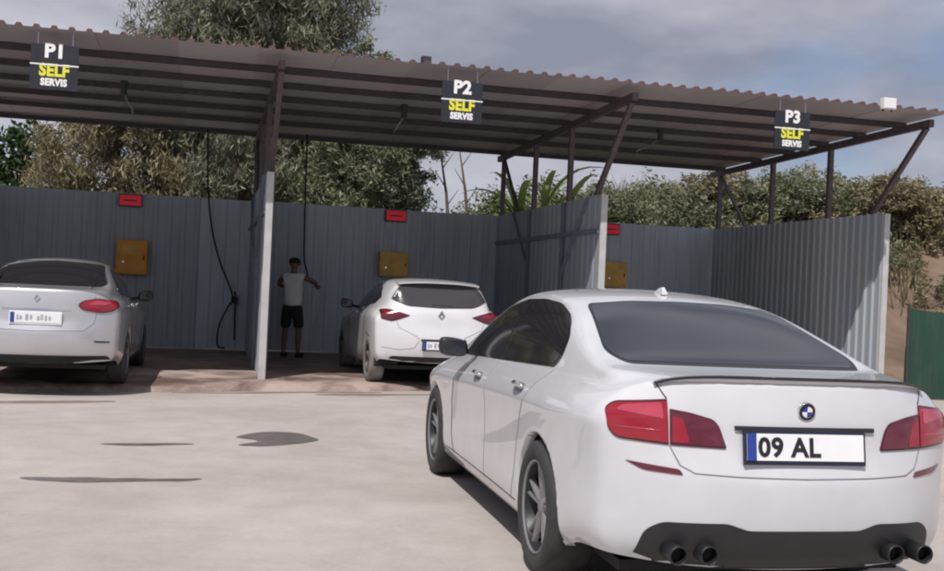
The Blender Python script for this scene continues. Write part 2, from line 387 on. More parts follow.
def sheet_mesh(name, width, pitch, depth, length, axis, thick=0.004):
    """corrugated panel: profile runs along local x, length along 'z' (wall) or 'y' (roof)"""
    pr = corr_profile(width + 0.012, pitch * (width + 0.012) / width, depth); mbk = MB(); n = len(pr); v = []
    for s in (0, length):
        for (x, d) in pr: v.append((x, -d, s) if axis == 'z' else (x, s, d))
        for (x, d) in pr: v.append((x, -d + thick, s) if axis == 'z' else (x, s, -0.004))
    f = []; N2 = 2 * n
    for i in range(n - 1):
        f.append((i, i + 1, N2 + i + 1, N2 + i)); f.append((n + i, N2 + n + i, N2 + n + i + 1, n + i + 1))
        f.append((i, n + i, n + i + 1, i + 1)); f.append((N2 + i, N2 + i + 1, N2 + n + i + 1, N2 + n + i))
    f.append((0, N2, N2 + n, n)); f.append((n - 1, n + n - 1, N2 + n + n - 1, N2 + n - 1))
    mbk.add(v, f)
    me = bpy.data.meshes.new(name); me.from_pydata(mbk.v, [], mbk.f)
    bm = bmesh.new(); bm.from_mesh(me); bmesh.ops.recalc_face_normals(bm, faces=bm.faces[:]); bm.to_mesh(me); bm.free()
    return me

def place(name, me, parent, loc, rz=0.0, rx=0.0, mat=None):
    o = bpy.data.objects.new(name, me); col.objects.link(o); o.parent = parent; o.location = loc; o.rotation_euler = (rx, 0, rz)
    if mat and not me.materials: me.materials.append(mat)
    return o

# back wall
WT = 2.93; WY = 6.05
wall = thing('sheet_wall', 'long blue-grey corrugated metal wall closing the back of the wash bays', 'wall', P(0, WY, 0), A)
me = sheet_mesh('panel', 1.0, 0.25, 0.014, WT - SLAB - 0.02, 'z')
rn = random.Random(9)
for k in range(-9, 10):
    if k + 1 > 9.6: break
    place('panel', me, wall, (k + 0.0, (k % 2) * .006 + rn.uniform(-.001, .001), SLAB + 0.02 + rn.uniform(-.008, .008)), mat=M['sheet'])
place('panel', sheet_mesh('panel_end', 0.5, 0.25, 0.014, WT - SLAB - 0.02, 'z'), wall, (9.0, 0, SLAB + 0.02), mat=M['sheet'])
for z in (0.5, 1.6, 2.8): MB().bar((-9, 0.05, z), (9.5, 0.05, z), 0.05, 0.05).build('rail', M['steel'], wall)

# partitions
FX = [-4.82, 0.0, 4.82, 9.5]
pl_me = sheet_mesh('partition_panel', 1.0, 0.25, 0.010, WT - SLAB - 0.03, 'z'); pl_me3 = sheet_mesh('ribbed_panel', 1.0, 0.2, 0.03, WT - SLAB - 0.03, 'z')
plab = {1: 'pale corrugated partition between the first and second bays, seen nearly edge-on', 2: 'corrugated partition between the second and third bays, its left face showing dark braces', 3: 'ribbed dark corrugated partition closing the right end of the third bay', 0: 'corrugated partition left of the silver sedan'}
for k, x in enumerate(FX):
    pt = thing('partition_wall', plab[k], 'partition', P(x - 0.062, 0, 0), A, 'partitions between the bays')
    for q in range(6):
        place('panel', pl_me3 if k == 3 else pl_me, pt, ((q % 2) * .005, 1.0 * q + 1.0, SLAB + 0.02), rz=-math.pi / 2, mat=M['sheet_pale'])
    MB().box(-.022, .075, -0.045, -0.004, SLAB, WT - 0.02).build('end_trim', M['trim'], pt)
    if k < 3:
        xx = -.030
        MB().bar((xx, 0.02, 2.38), (xx, 5.95, 2.38), 0.02, 0.07).build('rail', M['stiff'], pt)
        for y in (3.7, 1.72): MB().box(xx - .012, xx + .008, y - .04, y + .04, SLAB, WT - .03).build('stiffener', M['stiff'], pt)
        MB().bar((xx - .003, .52, WT - .02), (xx - .003, 1.66, 1.78), 0.018, 0.07, (1, 0, 0)).build('stiffener', M['stiff'], pt)
        MB().bar((xx - .003, 4.72, WT - .02), (xx - .003, 3.76, 2.0), 0.018, 0.055, (1, 0, 0)).build('stiffener', M['stiff'], pt)

# ------------------------------------------------------------------ canopy
can = thing('canopy', 'brown corrugated metal canopy on slanted steel frames over the wash bays', 'canopy', P(0, 0, 0), A)
ZF, ZR = 4.345, 4.235; YF, YR = -1.12, 6.35
slope = math.atan2(ZR - ZF, YR - YF)
def roofz(y): return ZF + (ZR - ZF) * (y - YF) / (YR - YF)
rme = sheet_mesh('roof_sheet', 1.0, 0.2, 0.038, math.hypot(YR - YF, ZR - ZF), 'y')
rme.materials.append(M['roof']); rme.materials.append(M['liner'])
for pg_ in rme.polygons:
    if pg_.normal.z < -.5: pg_.material_index = 1
x = -9.3
rn = random.Random(3)
while x < 9.6:
    place('roof_sheet', rme, can, (x, YF + rn.uniform(-.012, .012), ZF + 0.008 + (int(round(x * 10)) // 10 % 2) * .005), rx=slope, mat=M['roof']); x += 1.0
xR = x - 0.02
py = [-0.1, 0.98, 2.1, 3.25, 4.5, 6.05]
for i, y in enumerate(py):
    h = 0.085
    MB().box(-9.25, xR - 0.01, y - .03, y + .03, roofz(y) - h, roofz(y) - 0.003).build('purlin', M['steel_dark'], can)
for x in FX:
    zf = roofz(YF) - 0.19; zr = roofz(YR) - 0.15
    MB().bar((x, YF + 0.14, roofz(YF) - 0.145), (x, YR - .05, roofz(YR) - 0.145), 0.08, 0.11).build('rafter', M['steel'], can)
    for y in (5.9, 3.7, 1.72):
        MB().box(x - .04, x + .04, y - .04, y + .04, SLAB, roofz(y) - .2).build('post', M['steel'], can)
    MB().box(x - .034, x + .034, 0.0, 0.068, SLAB, WT - 0.05).build('post', M['steel'], can)
    MB().bar((x, YF + 0.25, roofz(YF) - 0.20), (x, 1.69, 1.75), 0.07, 0.07, (1, 0, 0)).build('strut', M['steel'], can)
    MB().bar((x, 5.84, roofz(5.8) - 0.24), (x, 3.74, 2.0), 0.05, 0.05, (1, 0, 0)).build('brace', M['steel'], can)

#@@SMALL
# ------------------------------------------------------------------ signs hung from the canopy edge
def text_mesh(s, size, extrude=0.0015, offset=0.0, sx=1.0, shear=0.0):
    cu = bpy.data.curves.new('t', 'FONT'); cu.body = s; cu.size = size; cu.extrude = extrude; cu.offset = offset; cu.align_x = 'CENTER'; cu.align_y = 'BOTTOM'
    cu.space_character = 1.05; cu.resolution_u = 3; cu.shear = shear
    ob = bpy.data.objects.new('t', cu); col.objects.link(ob)
    me = evaluated_mesh(ob); bpy.data.objects.remove(ob); bpy.data.curves.remove(cu)
    for vv in me.vertices: vv.co.x *= sx
    return me

def letters(s, size, mat, parent, x, z, y, name='lettering', offset=0.0, sx=1.0, rz=0.0):
    me = text_mesh(s, size, offset=offset, sx=sx)
    o = link_mesh(name, me, mat, parent, fix=False); o.location = (x, y, z); o.rotation_euler = (math.pi / 2, 0, rz)
    return o

def sign(x, num, label):
    t = thing('bay_sign', label, 'sign', P(x, -1.02, 3.63), A, 'signs hung along the canopy edge')
    MB().box(-.275, .275, -.01, .01, 0.0, 0.545).build('board', M['signblack'], t)
    MB().box(-.28, .28, -.017, -.0105, 0.292, 0.308).build('divider', M['white'], t)
    for s in (-.2, .2): MB().tube([(s, 0.004, .5), (s, 0.01, .705)], .006, 6).build('hanger', M['chrome'], t)
    letters(num, 0.235, M['white'], t, 0, 0.345, -.0115, offset=.010, sx=1.0)
    letters('SELF', 0.20, M['yellow'], t, 0, 0.128, -.0115, offset=.009, sx=0.86)
    letters('SERVIS', 0.115, M['white'], t, 0, 0.028, -.0115, offset=.006, sx=0.88)
sign(-2.73, 'P1', 'black sign reading P1 hanging at the left end of the canopy edge')
sign(2.36, 'P2', 'black sign reading P2 hanging at the middle of the canopy edge')
sign(7.2, 'P3', 'black sign reading P3 hanging near the right end of the canopy edge')

# flood lamp and a small bird-like junction lamp on the roof edge
t = thing('flood_lamp', 'small white floodlight standing on the right end of the canopy roof', 'lamp', P(8.62, YF - 0.07, ZF - 0.075), A)
MB().box(-.10, .10, -.05, .05, .03, .19).build('housing', M['lamp_white'], t, bevel=.008)
MB().box(-.085, .085, -.056, -.051, .045, .175).build('lens', M['plate'], t)
for q in (-.07, .07): MB().bar((q, .02, 0), (q, .02, .05), .015, .02).build('bracket', M['steel_dark'], t)
t = thing('flood_lamp', 'small dark lamp on the canopy roof left of the P2 sign', 'lamp', P(1.9, YF + 0.35, ZF + 0.04), A)
MB().box(-.065, .065, -.05, .05, .03, .13).build('housing', M['plastic'], t, bevel=.008)
MB().box(-.05, .05, -.056, -.051, .045, .115).build('lens', M['tint_lamp'], t)
MB().bar((0, .02, 0), (0, .02, .06), .015, .02).build('bracket', M['steel_dark'], t)

# displays and coin boxes on the back wall
def display(x, z, label):
    t = thing('timer_display', label, 'display', P(x, WY - 0.03, z), A, 'red displays high on the back wall')
    MB().box(-.205, .205, -.10, -.002, 0, .225).build('case', M['plastic'], t, bevel=.006)
    MB().box(-.19, .19, -.106, -.1005, .018, .207).build('screen', M['red'], t)
    MB().box(-.12, .12, -.109, -.1065, .10, .125).build('digit_bar', M['steel_dark'], t)
display(-2.25, 2.68, 'red timer display on the wall above the silver sedan'); display(2.70, 2.69, 'red timer display on the wall above the white hatchback'); display(7.12, 2.68, 'red timer display on the wall just right of the second partition')
def coinbox(x, z, w, h, mat, label):
    t = thing('payment_box', label, 'box', P(x, WY - 0.03, z), A, 'coin boxes on the back wall')
    MB().box(-w / 2, w / 2, -.24, -.002, 0, h).build('case', mat, t, bevel=.012)
    MB().box(-w / 2 + .03, w / 2 - .03, -.25, -.2405, .03, h - .03).build('door', mat, t, bevel=.004)
    MB().box(-w / 2 + .10, w / 2 - .14, -.254, -.2505, h * .58, h * .84).build('instruction_panel', M['ochre'], t)
    MB().box(w / 2 - .075, w / 2 - .05, -.262, -.2505, h * .42, h * .55).build('handle', M['steel_dark'], t)
    MB().lathe([(-.254, .0), (-.254, .018), (-.2505, .018)], 12, 'y').build('coin_slot', M['chrome'], t).location = (-w / 2 + .12, 0, h * .35)
coinbox(-2.17, 1.44, .54, .62, M['orange'], 'orange payment box on the wall beside the silver sedan')
coinbox(2.68, 1.62, .56, .47, M['ochre'], 'ochre payment box on the wall above the white hatchback roof')
coinbox(7.22, 1.62, .50, .50, M['ochre'], 'ochre payment box half hidden behind the second partition')

# swivel booms under the roof and pressure hoses
def boom(x, y, label):
    t = thing('hose_boom', label, 'boom', P(x, y, roofz(y) - 0.09), A, 'hose booms under the canopy')
    MB().box(-.05, .05, -.05, .05, -.06, 0.0).build('mount', M['plastic'], t)
    MB().tube([(0, 0, -.05), (0, 0, -.20)], .045, 10).build('swivel', M['plastic'], t)
    MB().tube([(0, 0, -.18), (.02, .5, -.22), (.05, 1.1, -.24), (.05, 1.25, -.30)], .014, 8).build('arm', M['chrome'], t)
boom(-2.1, 1.4, 'dark swivel hose boom under the roof right of the P1 sign'); boom(2.0, 1.4, 'dark swivel hose boom under the roof left of the P2 sign'); boom(6.3, 1.6, 'dark swivel hose boom under the roof left of the P3 sign')

def hose(pts, name, label, r=0.016):
    # smooth polyline in bay frame
    ps = [Vector(p) for p in pts]; outp = []
    for i in range(len(ps) - 1):
        p0 = ps[max(i - 1, 0)]; p1 = ps[i]; p2 = ps[i + 1]; p3 = ps[min(i + 2, len(ps) - 1)]
        for k in range(10):
            s = k / 10
            outp.append(0.5 * ((2 * p1) + (-p0 + p2) * s + (2 * p0 - 5 * p1 + 4 * p2 - p3) * s * s + (-p0 + 3 * p1 - 3 * p2 + p3) * s**3))
    outp.append(ps[-1])
    t = thing(name, label, 'hose', P(0, 0, 0), A, 'pressure hoses')
    MB().tube(outp, r, 8).build('hose_line', M['black'], t, smooth=True)
    return t
t = hose([(-.92, 5.55, 4.15), (-.88, 5.7, 3.2), (-.78, 5.78, 2.4), (-.6, 5.8, 1.75), (-.34, 5.82, 1.12), (-.42, 5.8, .9), (-.56, 5.8, .55), (-.58, 5.8, .2), (-.45, 5.6, .15)], 'pressure_hose', 'black pressure hose hanging down the wall between silver sedan and first partition')
MB().tube([(-.30, 5.82, 1.2), (-.29, 5.82, .95), (-.27, 5.84, .3)], .018, 8).build('lance', M['steel_dark'], t)
MB().box(-.36, -.24, 5.86, 6.0, .98, 1.1).build('lance_holder', M['plastic'], t)
t = hose([(.86, 5.2, 4.15), (.87, 5.2, 3.2), (.885, 5.15, 2.3), (.89, 5.0, 1.85), (.95, 4.95, 1.6), (.98, 4.93, 1.44)], 'pressure_hose', 'black pressure hose hanging straight down to the man in the second bay')
MB().tube([(.98, 4.93, 1.45), (1.04, 4.93, 1.42), (1.2, 4.9, 1.36)], .013, 8).build('lance', M['steel_dark'], t)

# ------------------------------------------------------------------ cars
def mat_paint(name, c, rough=0.24, metal=0.0, dust=0.12):
    m, t, b = new_mat(name)
    b.inputs['Metallic'].default_value = metal; b.inputs['Coat Weight'].default_value = 1.0; b.inputs['Coat Roughness'].default_value = 0.03; b.inputs['Coat IOR'].default_value = 1.6
    co = t.nodes.new('ShaderNodeTexCoord'); n = t.nodes.new('ShaderNodeTexNoise'); n.inputs['Scale'].default_value = 2.3; n.inputs['Detail'].default_value = 8; n.inputs['Roughness'].default_value = 0.62
    r = t.nodes.new('ShaderNodeValToRGB'); r.color_ramp.elements[0].position = 0.35; r.color_ramp.elements[1].position = 0.72
    r.color_ramp.elements[0].color = tuple(c) + (1,); r.color_ramp.elements[1].color = tuple(x * (1 - dust) for x in c) + (1,)
    mr = t.nodes.new('ShaderNodeMapRange'); mr.inputs['To Min'].default_value = rough; mr.inputs['To Max'].default_value = rough + 0.15
    t.links.new(co.outputs['Object'], n.inputs['Vector']); t.links.new(n.outputs['Fac'], r.inputs[0]); t.links.new(r.outputs[0], b.inputs['Base Color'])
    t.links.new(n.outputs['Fac'], mr.inputs['Value']); t.links.new(mr.outputs[0], b.inputs['Roughness'])
    return m
def mat_glass(name, c, rough=0.05):
    m, t, b = new_mat(name)
    b.inputs['Base Color'].default_value = tuple(c) + (1,); b.inputs['Roughness'].default_value = rough; b.inputs['Specular IOR Level'].default_value = 0.6
    return m
M['paint_white'] = mat_paint('white_paint', (0.63, 0.635, 0.665))
M['paint_white2'] = mat_paint('white_paint_hatch', (0.70, 0.695, 0.72))
M['paint_silver'] = mat_paint('silver_paint', (0.57, 0.57, 0.595), 0.30, metal=0.55)
M['tint'] = mat_glass('tinted_glass', (0.022, 0.023, 0.032), 0.06)
M['tint2'] = mat_glass('window_glass', (0.018, 0.018, 0.022), 0.06)
M['hatchglass'] = mat_glass('rear_hatch_glass', (0.05, 0.048, 0.054), 0.12)
M['lens_red'] = mat_plain('red_lens', (0.29, 0.006, 0.02), 0.12, coat=0.8, var=0.1, scale=14)
M['lens_pink'] = mat_plain('pale_red_lens', (0.44, 0.05, 0.085), 0.15, coat=0.8, var=0.08, scale=14)
M['lens_dark'] = mat_plain('dark_red_lens', (0.105, 0.010, 0.024), 0.12, coat=0.8, var=0.15, scale=14)
M['lens_rim'] = mat_plain('lens_surround', (0.07, 0.008, 0.014), 0.2, coat=0.5, var=0.1)
M['rim_grey'] = mat_plain('alloy_grey', (0.27, 0.26, 0.27), 0.40, metal=0.5, var=0.08)
M['rim_dark'] = mat_plain('alloy_dark', (0.04, 0.04, 0.043), 0.45, metal=0.6, var=0.15)
M['tyre'] = mat_plain('tyre_rubber', (0.035, 0.033, 0.034), 0.8, var=0.3, scale=12)
M['tyre_dusty_sunlit'] = mat_plain('dusty_sunlit_tyre', (0.20, 0.185, 0.175), 0.85, var=0.25, scale=9)  # pale rubber: dust, with sunlight on the tread put into the colour
M['seam'] = mat_plain('panel_gap', (0.03, 0.03, 0.034), 0.7, var=0.1)
M['seam_l'] = mat_plain('panel_gap_light', (0.20, 0.20, 0.21), 0.7, var=0.1)
M['lamp_clear'] = mat_plain('clear_lens', (0.6, 0.6, 0.62), 0.1, coat=0.8, var=0.05)

class Car:
    def __init__(s, d, name, label, loc, yaw, paint):
        s.d = d
        s.root = thing(name, label, 'car', loc, yaw)
        s.build_body(paint)

    def build_body(s, paint):
        d = s.d; top = spline(d['top']); zb = spline(d['belt']); wb = spline(d['wbelt']); wm = spline(d['wmax']); zs = spline(d['sill'])
        ys = d['stations']; rows = d['rows']; nr = len(rows); tum = d.get('tumble', .42); inset = .03
        bm = bmesh.new()
        def vert(c): return bm.verts.new(c)
        # half grids for x>=0 then mirrored
        side = []; roof = []
        for y in ys:
            s_ = []
            for (t, xo) in rows[:-1]:
                s_.append(vert((wm(y) + xo, y, zs(y) + (zb(y) - zs(y)) * t)))
            b0 = vert((wb(y), y, zb(y))); s_.append(b0); side.append(s_)
            g = max(0.012, top(y) - zb(y)); zc = zb(y) + g
            wr = wb(y) - inset - tum * g; zr = zb(y) + d.get('rail', .86) * g
            bul = .018 * min(1, g / .4)
            ro = [b0, vert((wb(y) - inset * .75, y, zb(y) + .05 * g)), vert((wb(y) - inset - tum * g * .42 + bul, y, zb(y) + (zr - zb(y)) * .5)),
                  vert((wr + .016, y, zb(y) + (zr - zb(y)) * .90)), vert((wr - .045, y, zr + (zc - zr) * .30)), vert((wr * .52, y, zr + (zc - zr) * .80)), vert((0, y, zc))]
            roof.append(ro)
        nc = 7
        for i in range(len(ys) - 1):
            for k in range(nr - 1): bm.faces.new((side[i][k], side[i + 1][k], side[i + 1][k + 1], side[i][k + 1]))
            for k in range(nc - 1): bm.faces.new((roof[i][k], roof[i + 1][k], roof[i + 1][k + 1], roof[i][k + 1]))
        caps = []
        # end caps : rows x columns, first column = side verts, last row = roof verts
        for (i_end, prof, p) in ((0, d['rear'], d.get('prear', 3.2)), (len(ys) - 1, d['front'], 2.6)):
            sv = side[i_end]; rv = roof[i_end]; grid = []
            for k in range(nr - 1):
                line = [sv[k]]; zc_, yc_ = prof[k]
                for j in range(1, nc):
                    q = [1, .93, .80, .62, .42, .2, 0][j]
                    y = yc_ + (sv[k].co.y - yc_) * q ** p; z = zc_ + (sv[k].co.z - zc_) * q ** 2
                    line.append(vert((sv[k].co.x * q, y, z)))
                grid.append(line)
            grid.append(rv); caps.append(grid)
            # push the roof edge of the cap back to the profile
            zc_, yc_ = prof[nr - 1]
            for j in range(1, nc):
                q = [1, .93, .80, .62, .42, .2, 0][j]
                rv[j].co.x = sv[nr - 1].co.x * q; rv[j].co.y = yc_ + (sv[nr - 1].co.y - yc_) * q ** p; rv[j].co.z = zc_ + (sv[nr - 1].co.z - zc_) * q ** d.get('pdeck', 5)
            for k in range(nr - 1):
                for j in range(nc - 1):
                    bm.faces.new((grid[k][j], grid[k][j + 1], grid[k + 1][j + 1], grid[k + 1][j]))
        cl = bm.edges.layers.float.get('crease_edge') or bm.edges.layers.float.new('crease_edge')
        def crease(a, b, val):
            e = bm.edges.get((a, b))
            if e: e[cl] = val
        cz = d.get('creases', {})
        for i in range(len(ys) - 1):
            for k, val in cz.get('side', {}).items(): crease(side[i][k], side[i + 1][k], val)
            if ys[i + 1] < cz.get('deck_y', -9) or ys[i] > cz.get('hood_y', 99): crease(roof[i][0], roof[i + 1][0], cz.get('deck', .3))
        for k, val in cz.get('rear', {}).items():
            ln_ = caps[0][k]
            for j in range(nc - 1): crease(ln_[j], ln_[j + 1], val)
        geo = bm.verts[:] + bm.edges[:] + bm.faces[:]
        bmesh.ops.mirror(bm, geom=geo, axis='X', merge_dist=1e-4)
        bmesh.ops.recalc_face_normals(bm, faces=bm.faces[:])
        me = bpy.data.meshes.new('cage'); bm.to_mesh(me); bm.free()
        ob = bpy.data.objects.new('cage', me); col.objects.link(ob)
        md = ob.modifiers.new('s', 'SUBSURF'); md.levels = 3; md.render_levels = 3; md.use_limit_surface = True
        dense = evaluated_mesh(ob); bpy.data.objects.remove(ob); bpy.data.meshes.remove(me)
        bm = bmesh.new(); bm.from_mesh(dense)
        s.bvh = BVHTree.FromBMesh(bm)
        # cut the wheel arches and snap their rims to circles
        for (wy, wz, r) in d['arches']:
            inside = {}
            for v_ in bm.verts:
                if abs(v_.co.x) < .55: continue
                dy, dz = v_.co.y - wy, v_.co.z - wz
                if math.hypot(dy, dz) < r: inside[v_] = (dy, dz)
            dead = [f_ for f_ in bm.faces if all(v_ in inside for v_ in f_.verts)]
            bmesh.ops.delete(bm, geom=dead, context='FACES')
            for v_, (dy, dz) in inside.items():
                if v_.is_valid and v_.link_faces:
                    l = max(1e-4, math.hypot(dy, dz)); v_.co.y = wy + dy / l * r; v_.co.z = wz + dz / l * r
            # turn a narrow lip inwards
            rim = [e for e in bm.edges if e.is_boundary and all(abs(math.hypot(v_.co.y - wy, v_.co.z - wz) - r) < .004 and abs(v_.co.x) > .5 for v_ in e.verts)]
            if rim:
                ret = bmesh.ops.extrude_edge_only(bm, edges=rim)
                for v_ in [g_ for g_ in ret['geom'] if isinstance(g_, bmesh.types.BMVert)]:
                    v_.co.x -= math.copysign(.05, v_.co.x)
        loose = [v_ for v_ in bm.verts if not v_.link_faces]; bmesh.ops.delete(bm, geom=loose, context='VERTS')
        bmesh.ops.recalc_face_normals(bm, faces=bm.faces[:])
        bm.to_mesh(dense); bm.free()
        dense.materials.clear()
        s.body = link_mesh('body', dense, paint, s.root, smooth=True, fix=False)
        # arch liners and floor
        for (wy, wz, r) in d['arches']:
            for sx in (-1, 1):
                mbk = MB(); n = 20; v = []; f = []
                for k in range(n + 1):
                    a = math.pi * (-0.08 + 1.16 * k / n)
                    for xx in (d['wmax'][len(d['wmax']) // 2][1] - .045, .52): v.append((sx * xx, wy + (r + .006) * math.cos(a), wz + (r + .006) * math.sin(a)))
                for k in range(n): f.append((2 * k, 2 * k + 1, 2 * k + 3, 2 * k + 2))
                mbk.add(v, f); o_ = len(mbk.v)
                mbk.add([(sx * .52, wy + (r + .006) * math.cos(math.pi * (-0.08 + 1.16 * k / n)), wz + (r + .006) * math.sin(math.pi * (-0.08 + 1.16 * k / n))) for k in range(n + 1)], [tuple(range(n + 1))])
                mbk.build('arch_liner', M['black'], s.root)
        y0, y1 = ys[0] + .1, ys[-1] - .1; w = .70; zz = d['sill'][len(d['sill']) // 2][1] + .02
        MB().box(-w, w, y0, y1, zz - .02, zz + .03).build('underbody', M['black'], s.root)

    def hit(s, p, dr):
        loc, nor, idx, dist = s.bvh.ray_cast(Vector(p), Vector(dr))
        return (loc, nor)

    def frame(s, view):
        """view: 'rear','left','right', or yaw degrees measured from the rear towards the left side"""
        if view == 'rear': return Vector((1, 0, 0)), Vector((0, 1, 0))
        if view == 'left': return Vector((0, -1, 0)), Vector((1, 0, 0))
        if view == 'right': return Vector((0, 1, 0)), Vector((-1, 0, 0))
        if view == 'front': return Vector((-1, 0, 0)), Vector((0, -1, 0))
        if view == 'top': return Vector((1, 0, 0)), Vector((0, 0, -1))

    def project(s, view, a, b, off):
        """a,b are car coordinates: rear/front (x,z), left/right (y,z), top (x,y)"""
        if view in ('rear', 'front'):
            sg = 1 if view == 'rear' else -1
            o_ = Vector((a, -6 * sg, b)); dr = Vector((0, sg, 0))
        elif view in ('left', 'right'):
            sg = 1 if view == 'left' else -1
            o_ = Vector((-4 * sg, a, b)); dr = Vector((sg, 0, 0))
        else:
            o_ = Vector((a, b, 4)); dr = Vector((0, 0, -1))
        loc, nor = s.hit(o_, dr)
        if loc is None:
            tgt = {'rear': Vector((a, s.d['stations'][0], b)), 'front': Vector((a, s.d['stations'][-1], b)), 'left': Vector((-.8, a, b)), 'right': Vector((.8, a, b)), 'top': Vector((a, b, 1.2))}[view]
            loc, nor, i_, d_ = s.bvh.find_nearest(tgt)
        if nor.dot(dr) > 0: nor = -nor
        return loc + nor * off, nor

    def patch(s, name, view, outline, mat, off=.004, parent=None, depth=.012, rings=9, rad=.02, seg=5, dome=0.0, taper=0.0):
        pts = rounded(outline, rad, seg); pts = resample(pts, 96)
        cx = sum(p[0] for p in pts) / len(pts); cy = sum(p[1] for p in pts) / len(pts); n = len(pts); v = []; f = []
        nors = []
        for k in range(rings + 1):
            t = 1 - (k / rings)
            if k == 0: t = 1
            for (a, b) in pts:
                lift = off + dome * (1 - t * t)
                p_, nn = s.project(view, cx + (a - cx) * t, cy + (b - cy) * t, lift)
                v.append(p_)
                if k == 0: nors.append(nn)
        for k in range(rings):
            for i in range(n): f.append((k * n + i, k * n + (i + 1) % n, (k + 1) * n + (i + 1) % n, (k + 1) * n + i))
        base = len(v)
        for i in range(n): v.append(v[i] - nors[i] * depth)
        for i in range(n): f.append((base + i, base + (i + 1) % n, (i + 1) % n, i))
        me = bpy.data.meshes.new(name); me.from_pydata([tuple(p_) for p_ in v], [], f)
        bm = bmesh.new(); bm.from_mesh(me); bmesh.ops.remove_doubles(bm, verts=bm.verts[:], dist=1e-5); bmesh.ops.recalc_face_normals(bm, faces=bm.faces[:])
        # sharp rim
        bm.to_mesh(me); bm.free()
        o = link_mesh(name, me, mat, parent or s.root, smooth=True, fix=False)
        me.set_sharp_from_angle(angle=R(50)) if hasattr(me, 'set_sharp_from_angle') else None
        return o

    def line(s, name, view, pts, mat=None, r=.003, parent=None, off=-.0005, step=.03):
        dense = []
        for i in range(len(pts) - 1):
            a = Vector(pts[i]); b = Vector(pts[i + 1]); k = max(1, int((b - a).length / step))
            for q in range(k): dense.append(a.lerp(b, q / k))
        dense.append(Vector(pts[-1]))
        return MB().tube([s.project(view, p_.x, p_.y, off)[0] for p_ in dense], r, 6).build(name, mat or M['seam'], parent or s.root, smooth=True)

    def both(s, fn):
        for side in ('left', 'right'): fn(side, -1 if side == 'left' else 1)

def rounded(pts, r, seg):
    outp = []; n = len(pts)
    for i in range(n):
        p = Vector(pts[i][:2]); a = Vector(pts[i - 1][:2]); b = Vector(pts[(i + 1) % n][:2])
        rr = pts[i][2] if len(pts[i]) > 2 else r
        da = (a - p); db = (b - p); l = min(rr, da.length * .45, db.length * .45)
        p0 = p + da.normalized() * l; p1 = p + db.normalized() * l
        for k in range(seg + 1):
            t = k / seg; outp.append(tuple(p0 * (1 - t) ** 2 + p * 2 * t * (1 - t) + p1 * t * t))
    return outp

def resample(pts, n):
    L = []; tot = 0; m_ = len(pts)
    for i in range(m_):
        l = math.hypot(pts[(i + 1) % m_][0] - pts[i][0], pts[(i + 1) % m_][1] - pts[i][1]); L.append((tot, l)); tot += l
    # keep all the given points, insert extra ones on long segments
    outp = []
    for i in range(m_):
        k = max(1, round(L[i][1] / tot * n)); a = pts[i]; b = pts[(i + 1) % m_]
        if L[i][1] < 1e-7: continue
        for q in range(k): outp.append((a[0] + (b[0] - a[0]) * q / k, a[1] + (b[1] - a[1]) * q / k))
    return outp

def make_wheel(car, x, y, r, w, style, tyre_mat, rim_mat, back_mat):
    """axis along x, outer face towards sign(x)"""
    sg = 1 if x > 0 else -1
    root = MB()
    rr = r * (.70 if style == 'twin' else .66)
    prof = [(-w * .42, rr * .98), (-w * .5, rr * 1.06), (-w * .5, r * .90), (-w * .42, r * .985), (-w * .25, r), (w * .25, r), (w * .42, r * .985), (w * .5, r * .90), (w * .5, rr * 1.06), (w * .42, rr * .98)]
    ty = MB().lathe(prof, 56, 'x').build('wheel', tyre_mat, car.root, smooth=True); ty.location = (x, y, r)
    rimp = [(-w * .42, rr), (w * .40, rr), (w * .46, rr * .97), (w * .40, rr * .93), (-w * .2, rr * .88)]
    o = MB().lathe([(h * sg, q) for h, q in rimp], 48, 'x').build('rim', back_mat, ty, smooth=True)
    MB().lathe([(sg * h, q) for h, q in ((w * .38, rr * .935), (w * .465, rr * .96), (w * .475, rr * .99), (w * .44, rr * 1.01))], 48, 'x').build('rim_lip', rim_mat, ty, smooth=True)
    MB().lathe([(sg * -w * .1, 0), (sg * -w * .1, rr * .62), (sg * -w * .14, rr * .64)], 32, 'x').build('brake_disc', back_mat, ty, smooth=True)
    MB().lathe([(sg * -w * .2, 0), (sg * -w * .2, rr * .95)], 32, 'x').build('wheel_back', M['black'], ty)
    hub = MB().lathe([(sg * w * .36, 0), (sg * w * .36, rr * .13), (sg * w * .30, rr * .20), (sg * w * .1, rr * .22)], 24, 'x').build('hub', rim_mat, ty, smooth=True)
    def spoke(a0, a1, wd0, wd1):
        v = []
        for (rad, a, wd, h) in ((rr * .14, a0, wd0, w * .33), (rr * .55, (a0 * .45 + a1 * .55), (wd0 + wd1) / 2, w * .36), (rr * .95, a1, wd1, w * .38)):
            c = (rad * math.cos(a), rad * math.sin(a)); tx, tz = -math.sin(a), math.cos(a)
            for dd, hh in ((-wd, h - .03), (-wd * .6, h), (wd * .6, h), (wd, h - .03)): v.append((sg * hh, c[0] + tx * dd, c[1] + tz * dd))
        f = []
        for i in range(2):
            for k in range(3): f.append((i * 4 + k, i * 4 + k + 1, i * 4 + 5 + k, i * 4 + 4 + k))
        return MB().add(v, f)
    for k in range(5):
        a = 2 * math.pi * k / 5 + .3
        if style == 'twin':
            for q in (-1, 1): spoke(a + q * .13, a + q * .17, .0125, .0105).build('spoke', rim_mat, ty, smooth=True, fix=True)
        else:
            spoke(a, a, .035, .05).build('spoke', rim_mat, ty, smooth=True)
    return ty

